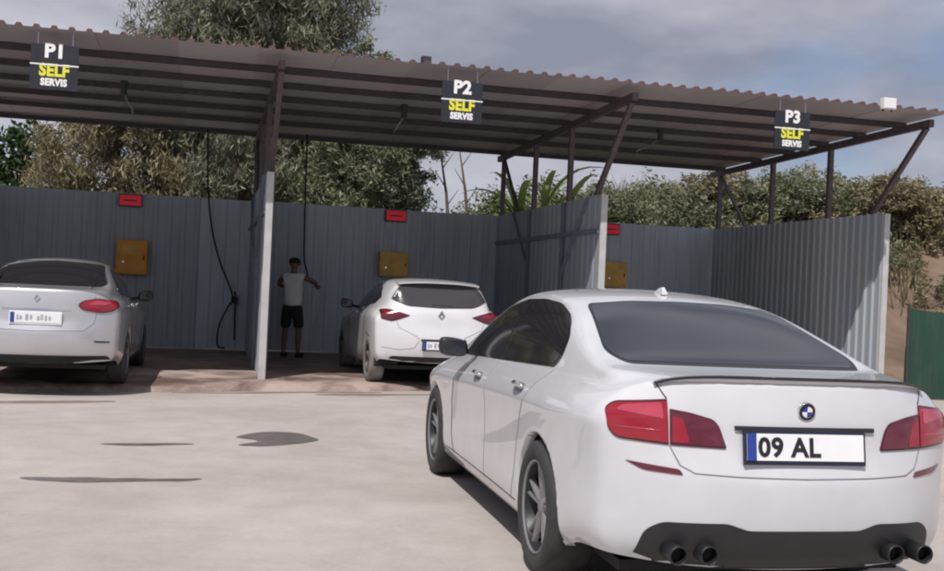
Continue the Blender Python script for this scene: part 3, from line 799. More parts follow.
def number_plate(parent, loc, w, h, text=None, rz=0.0, frame=M['navy'], rx=0.0, smudge=False):
    t = MB().box(-w / 2 - .012, w / 2 + .012, -.006, .012, -h / 2 - .018, h / 2 + .012).build('number_plate', frame, parent, bevel=.003); t.location = loc; t.rotation_euler = (rx, 0, rz)
    MB().box(-w / 2, w / 2, -.0105, -.0062, -h / 2, h / 2).build('plate_face', M['plate'], t)
    MB().box(-w / 2, -w / 2 + .042, -.0135, -.0107, -h / 2, h / 2).build('blue_band', M['eu_blue'], t)
    if text:
        me = text_mesh(text, h * 1.03, extrude=.001, offset=.0035, sx=1.02)
        x0 = min(vv.co.x for vv in me.vertices); z0 = min(vv.co.y for vv in me.vertices); z1 = max(vv.co.y for vv in me.vertices); k_ = h * .76 / (z1 - z0)
        for vv in me.vertices: vv.co.y = (vv.co.y - (z0 + z1) / 2) * k_; vv.co.x = (vv.co.x - x0) * k_
        x0 = 0
        o = link_mesh('characters', me, M['ink'], t, fix=False); o.location = (-w / 2 + .050 - x0, -.0125, 0); o.rotation_euler = (math.pi / 2, 0, 0)
    return t

def mirror_shell(car, sg, x, y, z, w, h, l, mat, glass=True):
    bm = bmesh.new(); bmesh.ops.create_cube(bm, size=1.0)
    for v_ in bm.verts:
        fx = v_.co.x * sg          # outboard +
        v_.co = Vector((sg * (x + v_.co.x * sg * w), y + v_.co.y * l * (.85 if v_.co.z < 0 else 1) - (0.03 if fx > 0 else 0), z + v_.co.z * h * (1.0 if fx > 0 else .9) + (.01 if fx > 0 else -.01)))
    me = bpy.data.meshes.new('c'); bm.to_mesh(me); bm.free(); ob = bpy.data.objects.new('c', me); col.objects.link(ob)
    md = ob.modifiers.new('b', 'BEVEL'); md.width = min(w, h, l) * .22; md.segments = 1
    md = ob.modifiers.new('s', 'SUBSURF'); md.levels = 2; md.render_levels = 2
    dm = evaluated_mesh(ob); bpy.data.objects.remove(ob)
    o = link_mesh('door_mirror', dm, mat, car.root, smooth=True)
    MB().bar((sg * (x - w * .45), y, z - h * .2), (sg * (x - w * .5 - .10), y + .04, z - h * .35), .07, .035).build('stalk', M['plastic'], o)
    MB().box(min(sg * (x - w * .38), sg * (x + w * .40)), max(sg * (x - w * .38), sg * (x + w * .40)), y - l * .47 - .012, y - l * .40, z - h * .33, z + h * .36).build('mirror_glass', M['tint'], o, bevel=.004)
    return o

def handle(car, side, y, z, mat, ln=.20):
    sg = -1 if side == 'left' else 1
    p0, nn = car.project(side, y, z, .002)
    pts = []
    for k in range(9):
        t = k / 8; q, n2 = car.project(side, y - ln / 2 + ln * t, z, .006 + .030 * math.sin(math.pi * (.12 + .76 * t)))
        pts.append(q)
    o = MB().tube(pts, [.009, .012, .014, .015, .015, .015, .014, .012, .009], 8).build('door_handle', mat, car.root, smooth=True)
    car.patch('recess', side, [(y - .085, z - .03), (y + .085, z - .03), (y + .085, z + .02), (y - .085, z + .02)], M['seam_l'], off=.0008, parent=o, depth=.003, rings=3, rad=.02)
    return o

# ---- white saloon, nearest the camera
ROWS = [(0.0, -.075), (.10, -.02), (.34, -.012), (.58, -.002), (.80, 0.0), (.91, -.020), (1.0, 0)]
bmw_d = dict(
    top=[(-1.02, 1.085), (-.8, 1.10), (-.52, 1.112), (-.40, 1.13), (-.22, 1.195), (0.0, 1.275), (.35, 1.398), (.7, 1.463), (1.1, 1.49), (1.5, 1.478), (1.8, 1.425), (2.1, 1.315), (2.4, 1.175), (2.66, 1.045), (2.78, 1.015), (3.1, .965), (3.45, .88), (3.62, .80)],
    belt=[(-.80, 1.012), (-.4, 1.018), (0, 1.012), (.8, .99), (1.6, .96), (2.3, .935), (2.75, .925), (3.2, .865), (3.6, .73)],
    wbelt=[(-.80, .775), (-.4, .815), (0, .83), (.8, .835), (1.6, .835), (2.3, .82), (2.75, .80), (3.2, .76), (3.6, .66)],
    wmax=[(-.80, .875), (-.5, .915), (0, .932), (.5, .925), (.8, .92), (1.6, .92), (2.5, .925), (3.0, .932), (3.4, .885), (3.6, .82)],
    sill=[(-.8, .30), (-.5, .28), (-.3, .20), (.3, .19), (2.6, .19), (3.2, .20), (3.6, .22)],
    stations=[-.80, -.66, -.52, -.42, -.28, -.1, .12, .35, .6, .9, 1.2, 1.5, 1.75, 2.0, 2.25, 2.5, 2.68, 2.82, 3.05, 3.3, 3.5, 3.62],
    rows=[(0.0, -.075), (.10, -.016), (.34, -.016), (.60, -.014), (.815, .004), (.91, -.022), (1.0, 0)], rear=[(.26, -.98), (.34, -1.07), (.52, -1.10), (.655, -1.098), (.80, -1.055), (.95, -1.05), (1.088, -1.02)],
    front=[(.22, 3.74), (.28, 3.78), (.42, 3.80), (.55, 3.80), (.66, 3.78), (.72, 3.74), (.78, 3.68)],
    arches=[(0, .345, .375), (2.97, .345, .375)], prear=3.4, tumble=.385, rail=.89, pdeck=9,
    creases=dict(side={4: .65, 0: .6}, rear={6: .75, 4: .3, 3: .45, 0: .5}, deck_y=-.3, deck=.35))
BMW_LOC = (1.262, 5.82, 0.0); BMW_YAW = 0.209
bmw = Car(bmw_d, 'car', 'white saloon nearest the camera with dark tinted windows and grey twin-spoke wheels', BMW_LOC, BMW_YAW, M['paint_white'])
def saloon_windows(car, rear_glass, dlo, glasses, frame_mat, glass_mat, rear_mat, wind=None):
    rw = car.patch('rear_window', 'rear', [(p[0] * 1.0, p[1]) + tuple(p[2:]) for p in rear_glass], rear_mat, off=.003, rings=12, rad=.05)
    grow = []
    cz = sum(p[1] for p in rear_glass) / len(rear_glass)
    for p in rear_glass: grow.append((p[0] * 1.022, cz + (p[1] - cz) * 1.06) + tuple(p[2:]))
    car.patch('window_seal', 'rear', grow, M['plastic'], off=.0012, parent=rw, rings=12, rad=.055, depth=.006)
    for side in ('left', 'right'):
        fr = car.patch('side_window_frame', side, dlo, frame_mat, off=.0025, rings=10, rad=.05)
        for gl in glasses: car.patch('pane', side, gl, glass_mat, off=.0055, parent=fr, rings=10, rad=.035)
    if wind: car.patch('windscreen', 'front', wind, M['tint'], off=.003, rings=12, rad=.06)

saloon_windows(bmw,
    [(-.60, 1.123, .03), (.60, 1.123, .03), (.655, 1.165, .06), (.535, 1.378, .04), (.28, 1.402), (0, 1.407), (-.28, 1.402), (-.535, 1.378, .04), (-.655, 1.165, .06)],
    [(2.50, .962, .02), (1.25, 1.004), (.115, 1.045, .02), (.06, 1.10, .05), (.10, 1.20, .08), (.30, 1.312, .10), (.62, 1.378, .1), (1.0, 1.396), (1.4, 1.388), (1.75, 1.338), (2.1, 1.21), (2.36, 1.07)],
    [[(1.20, 1.018, .01), (.145, 1.058, .02), (.095, 1.105, .05), (.135, 1.195, .08), (.32, 1.298, .10), (.63, 1.362, .08), (1.0, 1.379), (1.20, 1.379, .01)],
     [(2.43, .978, .02), (1.29, 1.016, .01), (1.29, 1.378, .01), (1.42, 1.371), (1.74, 1.322), (2.08, 1.197), (2.31, 1.07)]],
    M['glossblack'], M['tint2'], M['tint'],
    [(-.62, 1.07), (.62, 1.07), (.55, 1.38), (0, 1.40), (-.55, 1.38)])

for sx in (-1, 1):
    ol = [(-.838, .938, .02), (-.80, .972, .03), (-.606, .996, .006), (-.602, .803, .006), (-.80, .816, .03), (-.832, .855, .03)]
    il = [(-.599, .956, .006), (-.52, .945), (-.42, .920, .03), (-.395, .89, .02), (-.363, .797, .012), (-.599, .803, .006)]
    up = [(-.80, .934, .02), (-.77, .958, .02), (-.628, .980, .01), (-.622, .912, .01), (-.72, .925)]
    mir = lambda pts: [(-p[0] * sx,) + tuple(p[1:]) for p in pts]
    L_ = bmw.patch('tail_light', 'rear', mir(ol), M['lens_rim'], off=.006, rings=6, rad=.02, depth=.014)
    bmw.patch('lens', 'rear', mir([(p[0] * .985 - .010, .895 + (p[1] - .895) * .90) + tuple(p[2:]) for p in ol]), M['lens_red'], off=.009, parent=L_, rings=6, rad=.02, depth=.004, dome=.004)
    bmw.patch('upper_lens', 'rear', mir(up), M['lens_pink'], off=.0135, parent=L_, rings=4, rad=.01, depth=.005)
    for zz in (.862, ): bmw.line('light_guide', 'rear', [(p_[0] * (1 if sx < 0 else -1), p_[1]) for p_ in ((-.80, zz + .005), (-.63, zz))], M['lens_pink'], r=.003, parent=L_, off=.0118)
    L_ = bmw.patch('tail_light', 'rear', mir(il), M['lens_rim'], off=.006, rings=6, rad=.02, depth=.014)
    bmw.patch('lens', 'rear', mir([(-.49 + (p[0] + .49) * .95, .875 + (p[1] - .875) * .90) + tuple(p[2:]) for p in il]), M['lens_dark'], off=.009, parent=L_, rings=6, rad=.02, depth=.004, dome=.003)
    bmw.patch('inner_lens', 'rear', mir([(-.588, .925, .01), (-.545, .915, .01), (-.52, .815, .01), (-.588, .815, .01)]), M['lens_red'], off=.0125, parent=L_, rings=4, rad=.01, depth=.004)
    bmw.patch('rear_reflector', 'rear', mir([(-.765, .724, .006), (-.70, .690, .02), (-.548, .680, .006), (-.562, .704, .012)]), M['lens_dark'], off=.004, rings=4, rad=.01)
    bmw.line('boot_seam', 'rear', [(q * (1 if sx < 0 else -1), z_) for q, z_ in ((-.640, 1.055), (-.622, 1.02), (-.608, .998))], M['seam'], r=.0035)
    bmw.line('bumper_seam', 'rear', [(q * (1 if sx < 0 else -1), z_) for q, z_ in ((-.60, .80), (-.56, .72), (-.50, .690), (-.3, .682), (0, .677))], M['seam_l'], r=.0035)

# plate, recess, emblem
rec = bmw.patch('plate_recess', 'rear', [(-.31, .735, .02), (.31, .735, .02), (.335, .895, .015), (-.335, .895, .015)], M['paint_white'], off=.001, rings=5, depth=.004)
bmw.patch('handle_shadow_bar', 'rear', [(-.33, .878, .006), (.33, .878, .006), (.33, .897, .006), (-.33, .897, .006)], M['plastic'], off=.012, parent=rec, rings=3, depth=.02, rad=.006)
pz = .812; pl_, _n = bmw.project('rear', 0, pz, .016); a_, _n1 = bmw.project('rear', 0, pz + .05, 0); b_, _n2 = bmw.project('rear', 0, pz - .05, 0)
tilt = math.atan2(a_.y - b_.y, .1)
number_plate(bmw.root, (-.012, pl_.y, pz), .55, .115, '09 AL', rx=-tilt)
pe, ne = bmw.project('rear', 0, .965, .006)
em = MB().lathe([(-.006, 0), (-.006, .036), (-.009, .038), (-.007, .041), (0.006, .041)], 32, 'y').build('emblem', M['chrome'], bmw.root, smooth=True); em.location = pe; em.rotation_euler = (math.asin(max(-1, min(1, -ne.z))) * -1, 0, 0)
for k in range(4):
    v = [(0, -.0095, 0)]
    for q in range(9):
        a = math.pi / 2 * k + math.pi / 2 * q / 8; v.append((.024 * math.cos(a), -.0095, .024 * math.sin(a)))
    MB().add(v, [(0, i, i + 1) for i in range(1, 9)]).build('emblem_quarter', M['white'] if k % 2 == 0 else M['eu_blue'], em)
v = []; f = []
for q in range(32):
    a = 2 * math.pi * q / 32
    for r_ in (.026, .037): v.append((r_ * math.cos(a), -.0098, r_ * math.sin(a)))
for q in range(32): f.append((2 * q, 2 * q + 1, (2 * q + 3) % 64, (2 * q + 2) % 64))
MB().add(v, f).build('emblem_ring', M['ink'], em)

# lip spoiler along the boot edge
v = []; f = []
nS = 40; secs = 6
for i in range(nS + 1):
    x = -.655 + 1.31 * i / nS; tq = abs(x) / .655; h_ = .020 * (1 - tq ** 6) + .002
    # find the rear edge of the deck: top-down cast, the last y that still hits high
    yy = -1.10
    while yy < -.7:
        l_, n_ = bmw.hit((x, yy, 3), (0, 0, -1))
        if l_ is not None and l_.z > 1.078 - .03 * tq ** 4: break
        yy += .004
    l_, n_ = bmw.hit((x, yy + .012, 3), (0, 0, -1)); zt = l_.z if l_ is not None else 1.08
    prof_ = [(yy + .10, zt + .001), (yy + .03, zt + h_ * .62), (yy - .012, zt + h_), (yy - .018, zt + h_ - .006), (yy - .010, zt - .004), (yy + .06, zt - .01)]
    for (a, b) in prof_: v.append((x, a, b))
for i in range(nS):
    for k in range(secs): f.append((i * secs + k, i * secs + (k + 1) % secs, (i + 1) * secs + (k + 1) % secs, (i + 1) * secs + k))
f.append(tuple(range(secs))); f.append(tuple(nS * secs + k for k in range(secs)))
sp = MB().add(v, f).build('lip_spoiler', M['paint_white'], bmw.root, smooth=True)
v2 = []; f2 = []
for i in range(nS + 1):
    a = Vector(v[i * secs + 2]); b = Vector(v[i * secs + 4])
    for q in (a + Vector((0, -.010, .0005)), a + Vector((0, .004, .002)), a + Vector((0, .004, -.010)), a + Vector((0, -.008, -.011))): v2.append(tuple(q))
for i in range(nS):
    for k in range(4): f2.append((i * 4 + k, i * 4 + (k + 1) % 4, (i + 1) * 4 + (k + 1) % 4, (i + 1) * 4 + k))
f2.append((0, 1, 2, 3)); f2.append(tuple(nS * 4 + k for k in range(4)))
MB().add(v2, f2).build('spoiler_edge', M['glossblack'], sp)

# diffuser and exhaust tips
df = bmw.patch('diffuser', 'rear', [(-.72, .255, .03), (-.685, .43, .04), (-.62, .474, .03), (-.35, .482, .03), (-.27, .452, .03), (.27, .452, .03), (.35, .482, .03), (.62, .474, .03), (.685, .43, .04), (.72, .255, .03)], M['plastic'], off=.004, rings=8, depth=.02)
for x in (-.58, -.44, .44, .58):
    tp = MB().lathe([(.10, .040), (-.02, .042), (-.026, .038), (-.02, .034), (.10, .032)], 28, 'y', closed=True).build('exhaust_tip', M['rim_dark'], bmw.root, smooth=True); tp.location = (x, -1.07, .350)
    MB().lathe([(.03, 0), (.03, .034)], 20, 'y').build('exhaust_bore', M['black'], tp)

# sides
for side, sg in (('left', -1), ('right', 1)):
    bmw.line('door_seam', side, [(2.08, .965), (2.17, .85), (2.30, .64), (2.29, .42), (2.22, .275)], M['seam'], r=.004)
    bmw.line('door_seam', side, [(1.245, 1.0), (1.235, .70), (1.25, .275)], M['seam_l'], r=.003)
    bmw.line('door_seam', side, [(.10, 1.035), (.20, .93), (.33, .78), (.42, .62), (.47, .42), (.55, .275)], M['seam_l'], r=.003)
    bmw.line('sill_seam', side, [(.45, .285), (2.45, .285)], M['seam'], r=.004)
    handle(bmw, side, .42, .915, M['chrome']); handle(bmw, side, 1.50, .885, M['chrome'])
    bmw.patch('wing_vent', side, [(2.44, .72), (2.62, .70), (2.62, .735), (2.44, .755)], M['chrome'], off=.003, rings=3, rad=.01)
    mirror_shell(bmw, sg, .985, 1.98, 1.035, .21, .14, .13, M['plastic'])
    bmw.patch('headlight', side, [(3.15, .80), (3.5, .72), (3.5, .64), (3.3, .66)], M['lamp_clear'], off=.004, rings=4)
    for wy in (0, 2.97): make_wheel(bmw, sg * .795, wy, .34, .255, 'twin', M['tyre'], M['rim_grey'], M['rim_dark'])
fin = MB(); v = []
for (y, z, w) in ((.80, 0, .018), (.75, .018, .016), (.70, .038, .012), (.665, .044, .008), (.645, .02, .014), (.635, 0, .018)):
    v += [(-w, y, 1.452 + z), (w, y, 1.452 + z)]
f = [(2 * i, 2 * i + 1, 2 * i + 3, 2 * i + 2) for i in range(5)] + [tuple(range(0, 12, 2)), tuple(range(11, 0, -2))]
fin.add(v, f).build('antenna_fin', M['paint_white'], bmw.root)


# ---- silver saloon in the first bay
flu_d = dict(
    top=[(-.98, 1.10), (-.75, 1.125), (-.55, 1.135), (-.44, 1.155), (-.2, 1.25), (.1, 1.36), (.45, 1.445), (.8, 1.475), (1.1, 1.48), (1.4, 1.46), (1.7, 1.39), (2.0, 1.27), (2.3, 1.13), (2.45, 1.06), (2.8, .99), (3.2, .88), (3.42, .78)],
    belt=[(-.78, 1.0), (-.3, 1.02), (.3, 1.0), (1.0, .97), (1.8, .935), (2.4, .92), (2.9, .85), (3.4, .70)],
    wbelt=[(-.78, .75), (-.3, .79), (.3, .80), (1.0, .80), (1.8, .79), (2.4, .77), (2.9, .72), (3.4, .62)],
    wmax=[(-.78, .855), (-.4, .895), (0, .905), (1.0, .90), (2.7, .905), (3.1, .87), (3.4, .78)],
    sill=[(-.8, .32), (-.5, .30), (-.3, .21), (2.4, .20), (3.4, .22)],
    stations=[-.78, -.64, -.52, -.42, -.28, -.1, .1, .32, .6, .9, 1.2, 1.5, 1.75, 2.0, 2.25, 2.45, 2.7, 2.95, 3.2, 3.42],
    rows=ROWS, rear=[(.28, -.96), (.35, -1.03), (.50, -1.06), (.62, -1.055), (.74, -1.02), (.96, -1.01), (1.105, -.98)],
    front=[(.22, 3.50), (.28, 3.55), (.42, 3.57), (.52, 3.57), (.62, 3.55), (.68, 3.52), (.75, 3.47)],
    arches=[(0, .32, .35), (2.70, .32, .35)], prear=3.0, tumble=.40,
    creases=dict(side={4: .3, 0: .6}, rear={6: .7, 4: .5, 3: .5, 0: .5}, deck_y=-.3, deck=.3))
def place_from_wheel(contact, local, yaw):
    c, s_ = math.cos(yaw), math.sin(yaw)
    return (contact[0] - (c * local[0] - s_ * local[1]), contact[1] - (s_ * local[0] + c * local[1]), SLAB)
FLU_YAW = R(12.5)
flu = Car(flu_d, 'car', 'silver saloon parked nose-in in the first bay at the left edge', place_from_wheel((-4.30, 13.60), (.84, 0), FLU_YAW), FLU_YAW, M['paint_silver'])
M['smudge'] = mat_plain('worn_print', (0.36, 0.37, 0.41), 0.6, var=0.25, scale=20)
saloon_windows(flu,
    [(-.60, 1.145, .03), (.60, 1.145, .03), (.655, 1.18, .05), (.54, 1.40, .05), (0, 1.425), (-.54, 1.40, .05), (-.655, 1.18, .05)],
    [(2.20, .968), (1.1, 1.005), (.12, 1.05, .02), (.0, 1.10, .05), (.20, 1.26, .1), (.55, 1.36, .1), (.95, 1.385), (1.35, 1.37), (1.65, 1.31), (1.95, 1.17)],
    [[(1.05, 1.02, .01), (.15, 1.065, .02), (.05, 1.105, .04), (.22, 1.245, .08), (.56, 1.345, .08), (1.05, 1.37, .01)], [(2.12, .985, .02), (1.14, 1.02, .01), (1.14, 1.368, .01), (1.34, 1.352), (1.63, 1.295), (1.90, 1.165)]],
    M['glossblack'], M['tint2'], M['tint2'], [(-.60, 1.10), (.60, 1.10), (.53, 1.38), (0, 1.40), (-.53, 1.38)])
for sx in (-1, 1):
    ol = [(.42, .935, .04), (.47, .985, .04), (.62, 1.018, .06), (.80, .985, .06), (.845, .93, .04), (.79, .875, .05), (.67, .853, .05), (.48, .882, .05)]
    L_ = flu.patch('tail_light', 'rear', [(p[0] * sx,) + p[1:] for p in ol], M['lens_rim'], off=.012, rings=6, depth=.02)
    flu.patch('lens', 'rear', [((.63 + (p[0] - .63) * .92) * sx, .935 + (p[1] - .935) * .86) + p[2:] for p in ol], M['lens_red'], off=.016, parent=L_, rings=6, depth=.006, dome=.008)
    flu.patch('reverse_lens', 'rear', [(q * sx, z_, .02) for q, z_ in ((.52, .945), (.60, .985), (.76, .965), (.70, .935))], M['lens_pink'], off=.026, parent=L_, rings=4, depth=.006)
    flu.patch('bumper_slot', 'rear', [(q * sx, z_, .008) for q, z_ in ((.60, .545), (.77, .54), (.76, .522), (.62, .525))], M['plastic'], off=.003, rings=3, rad=.01)
    flu.line('boot_seam', 'rear', [(q * sx, z_) for q, z_ in ((.60, 1.08), (.60, 1.02))], M['seam_l'], r=.003)
    flu.line('boot_seam', 'rear', [(q * sx, z_) for q, z_ in ((.62, .86), (.60, .74), (.50, .655), (0, .64))], M['seam_l'], r=.004)
flu.patch('bright_strip', 'rear', [(-.36, .868, .008), (.36, .868, .008), (.36, .888, .008), (-.36, .888, .008)], M['chrome'], off=.004, rings=3, rad=.008)
pp, _n = flu.project('rear', 0, .785, .014)
npf = number_plate(flu.root, (0, pp.y, .785), .52, .112, None, frame=M['plate'])
for k, x in enumerate((-.185, -.150, -.085, -.045, .03, .07, .108, .148)): MB().box(x - .010 - .004 * (k % 3), x + .011, -.0125, -.0108, -.030 + .006 * (k % 2), .034 - .008 * ((k + 1) % 3)).build('worn_character', M['smudge'], npf)
pe, ne = flu.project('rear', 0, 1.0, .006)
d_ = MB().add([(0, -.008, .05), (.034, -.008, 0), (0, -.008, -.05), (-.034, -.008, 0), (0, -.002, .026), (.016, -.002, 0), (0, -.002, -.026), (-.016, -.002, 0), (0, .012, .05), (.034, .012, 0), (0, .012, -.05), (-.034, .012, 0)], [(i, (i + 1) % 4, 4 + (i + 1) % 4, 4 + i) for i in range(4)] + [(8 + i, 8 + (i + 1) % 4, (i + 1) % 4, i) for i in range(4)]).build('emblem', M['chrome'], flu.root); d_.location = pe
flu.patch('lower_valance', 'rear', [(-.80, .262, .03), (.80, .262, .03), (.76, .375, .04), (-.76, .375, .04)], M['black'], off=.010, rings=4)
for side, sg in (('left', -1), ('right', 1)):
    flu.line('door_seam', side, [(1.93, .95), (2.05, .70), (2.0, .30)], M['seam'], r=.004); flu.line('door_seam', side, [(1.09, 1.0), (1.08, .30)], M['seam'], r=.004)
    flu.line('door_seam', side, [(.10, 1.03), (.28, .80), (.42, .56), (.48, .30)], M['seam'], r=.004)
    flu.root.scale = (1.03, 1.03, 1.03)
    handle(flu, side, .35, .92, M['paint_silver']); handle(flu, side, 1.30, .90, M['paint_silver'])
    mirror_shell(flu, sg, .955, 1.75, 1.02, .20, .15, .12, M['plastic'])
    for wy in (0, 2.70): make_wheel(flu, sg * .79, wy, .318, .21, 'five', M['tyre'], M['rim_grey'], M['rim_dark'])


# ---- white hatchback in the second bay
cli_d = dict(
    top=[(-.60, .98), (-.52, 1.08), (-.44, 1.20), (-.36, 1.33), (-.30, 1.385), (-.18, 1.402), (.1, 1.425), (.5, 1.44), (.9, 1.432), (1.25, 1.39), (1.55, 1.30), (1.9, 1.14), (2.1, 1.05), (2.3, 1.0), (2.7, .93), (3.05, .83), (3.2, .76)],
    belt=[(-.46, .97), (-.2, 1.03), (.2, 1.03), (.8, .99), (1.5, .95), (2.1, .92), (2.6, .86), (3.2, .68)],
    wbelt=[(-.46, .72), (-.2, .765), (.2, .79), (.8, .79), (1.5, .785), (2.1, .77), (2.6, .72), (3.2, .60)],
    wmax=[(-.46, .865), (-.2, .895), (0, .90), (.8, .885), (1.5, .885), (2.58, .90), (2.9, .86), (3.2, .76)],
    sill=[(-.46, .34), (-.3, .28), (2.3, .20), (3.2, .22)],
    stations=[-.46, -.40, -.34, -.27, -.15, 0, .2, .45, .7, .95, 1.2, 1.45, 1.7, 1.9, 2.1, 2.3, 2.55, 2.8, 3.0, 3.2],
    rows=ROWS, rear=[(.30, -.58), (.38, -.64), (.52, -.665), (.66, -.655), (.78, -.62), (.90, -.60), (1.00, -.575)],
    front=[(.22, 3.30), (.28, 3.36), (.42, 3.38), (.52, 3.38), (.6, 3.36), (.66, 3.33), (.72, 3.27)],
    arches=[(0, .315, .345), (2.58, .315, .345)], prear=2.8, tumble=.40, rail=.88,
    creases=dict(side={4: .3, 0: .6}, rear={4: .3, 3: .35, 0: .5}))
CLI_YAW = R(14.5)
cli = Car(cli_d, 'car', 'white hatchback parked nose-in in the second bay with a man beside it', place_from_wheel((-1.275, 15.47), (-.75, 0), CLI_YAW), CLI_YAW, M['paint_white2'])
saloon_windows(cli,
    [(-.50, 1.345, .03), (0, 1.36), (.50, 1.345, .03), (.575, 1.27, .05), (.655, 1.135, .03), (.45, 1.055, .06), (0, 1.04), (-.45, 1.055, .06), (-.655, 1.135, .03), (-.575, 1.27, .05)],
    [(1.95, .965), (1.0, 1.0), (.20, 1.06, .03), (-.02, 1.15, .03), (.25, 1.28, .06), (.6, 1.345), (.95, 1.35), (1.3, 1.30), (1.6, 1.18)],
    [[(.88, 1.02, .01), (.24, 1.07, .03), (.06, 1.145, .03), (.27, 1.262, .06), (.6, 1.328), (.88, 1.335, .01)], [(1.86, .983, .02), (.96, 1.015, .01), (.96, 1.333, .01), (1.28, 1.285), (1.56, 1.17)]],
    M['glossblack'], M['tint2'], M['hatchglass'], [(-.60, 1.08), (.60, 1.08), (.52, 1.34), (0, 1.37), (-.52, 1.34)])
for sx in (-1, 1):
    ol = [(.80, .985, .03), (.70, .998, .03), (.55, .965, .02), (.42, .925, .01), (.56, .872, .02), (.66, .842, .02), (.80, .872, .03)]
    L_ = cli.patch('tail_light', 'rear', [(p[0] * sx,) + p[1:] for p in ol], M['lens_rim'], off=.010, rings=6, depth=.02)
    cli.patch('lens', 'rear', [((.65 + (p[0] - .65) * .86) * sx, .92 + (p[1] - .92) * .82) + p[2:] for p in ol], M['lens_dark'], off=.014, parent=L_, rings=6, depth=.006, dome=.006)
    cli.patch('lens_bar', 'rear', [(q * sx, z_, .01) for q, z_ in ((.76, .965), (.62, .955), (.55, .93), (.74, .935))], M['lens_red'], off=.022, parent=L_, rings=4, depth=.006)
    cli.line('hatch_seam', 'rear', [(q * sx, z_) for q, z_ in ((.60, .86), (.56, .76), (.34, .66), (.30, .62))], M['seam_l'], r=.004)
    cli.line('bumper_crease', 'rear', [(q * sx, z_) for q, z_ in ((.78, .50), (.55, .47), (.36, .50), (.30, .60))], M['seam_l'], r=.004)
pr = cli.patch('plate_recess', 'rear', [(-.31, .485, .02), (.31, .485, .02), (.29, .625, .02), (-.29, .625, .02)], M['paint_white2'], off=.002, rings=4)
cli.patch('handle_shadow_bar', 'rear', [(-.28, .600, .01), (.28, .600, .01), (.27, .622, .01), (-.27, .622, .01)], M['plastic'], off=.010, parent=pr, rings=3, rad=.01)
pp, _n = cli.project('rear', 0, .54, .014)
npc = number_plate(cli.root, (0, pp.y, .54), .50, .105, None, frame=M['plastic'])
for k, x in enumerate((-.180, -.145, -.085, -.045, .03, .07, .108, .148)): MB().box(x - .010 - .004 * (k % 3), x + .011, -.0125, -.0108, -.030 + .006 * (k % 2), .034 - .008 * ((k + 1) % 3)).build('worn_character', M['smudge'], npc)
pe, ne = cli.project('rear', 0, .935, .006)
d_ = MB().add([(0, -.008, .065), (.046, -.008, 0), (0, -.008, -.065), (-.046, -.008, 0), (0, -.002, .03), (.02, -.002, 0), (0, -.002, -.03), (-.02, -.002, 0), (0, .012, .065), (.046, .012, 0), (0, .012, -.065), (-.046, .012, 0)], [(i, (i + 1) % 4, 4 + (i + 1) % 4, 4 + i) for i in range(4)] + [(8 + i, 8 + (i + 1) % 4, (i + 1) % 4, i) for i in range(4)]).build('emblem', M['rim_grey'], cli.root); d_.location = pe
cli.patch('lower_valance', 'rear', [(-.70, .30, .03), (.70, .30, .03), (.66, .385, .04), (-.66, .385, .04)], M['rim_dark'], off=.003, rings=4)
# roof spoiler
v = []; f = []
for i in range(25):
    x = -.56 + 1.12 * i / 24; q = abs(x) / .56; z_ = 1.398 - .030 * q ** 2.5; yb = -.43 + .07 * q ** 3
    for (a, b) in ((-.15 + .02 * q, z_ + .016), (yb, z_ - .012), (yb + .005, z_ - .034), (-.26, z_ - .050)): v.append((x, a, b))
for i in range(24):
    for k in range(4): f.append((i * 4 + k, i * 4 + (k + 1) % 4, i * 4 + 4 + (k + 1) % 4, i * 4 + 4 + k))
f.append((0, 1, 2, 3)); f.append((99, 98, 97, 96))
MB().add(v, f).build('roof_spoiler', M['paint_white2'], cli.root, bevel=0)
wp, _n = cli.project('rear', .06, 1.07, .012)
MB().bar((-.13, wp.y + .01, 1.07), (.16, wp.y + .01, 1.066), .012, .018).build('rear_wiper', M['plastic'], cli.root)
MB().tube([(0, -.1, 1.415), (0, -.18, 1.50)], .004, 6).build('antenna', M['plastic'], cli.root)
for side, sg in (('left', -1), ('right', 1)):
    cli.line('door_seam', side, [(1.72, .95), (1.85, .70), (1.8, .30)], M['seam'], r=.004); cli.line('door_seam', side, [(.92, 1.0), (.91, .30)], M['seam'], r=.004)
    cli.line('door_seam', side, [(.18, 1.04), (.30, .80), (.42, .56), (.46, .30)], M['seam'], r=.004)
    cli.root.scale = (1.03, 1.03, 1.03)
    handle(cli, side, 1.15, .90, M['paint_white2'])
    mirror_shell(cli, sg, .97, 1.55, 1.02, .19, .15, .12, M['plastic'])
    cli.line('arch_trim', side, [(.36 * math.cos(a), .315 + .36 * math.sin(a)) for a in [math.pi * k / 16 for k in range(17)]], M['seam_l'], r=.004)
    for wy in (0, 2.58): make_wheel(cli, sg * .785, wy, .315, .205, 'five', M['tyre_dusty_sunlit'], M['rim_grey'], M['rim_dark'])


# ------------------------------------------------------------------ the man in the second bay
M['skin'] = mat_plain('skin', (0.20, 0.115, 0.08), 0.6, var=0.1)
M['shirt'] = mat_plain('white_shirt', (0.80, 0.80, 0.82), 0.85, var=0.06, bump=.3)
M['shorts'] = mat_plain('dark_shorts', (0.022, 0.022, 0.028), 0.85, var=0.2)
M['hair'] = mat_plain('dark_hair', (0.012, 0.010, 0.010), 0.7, var=0.2)

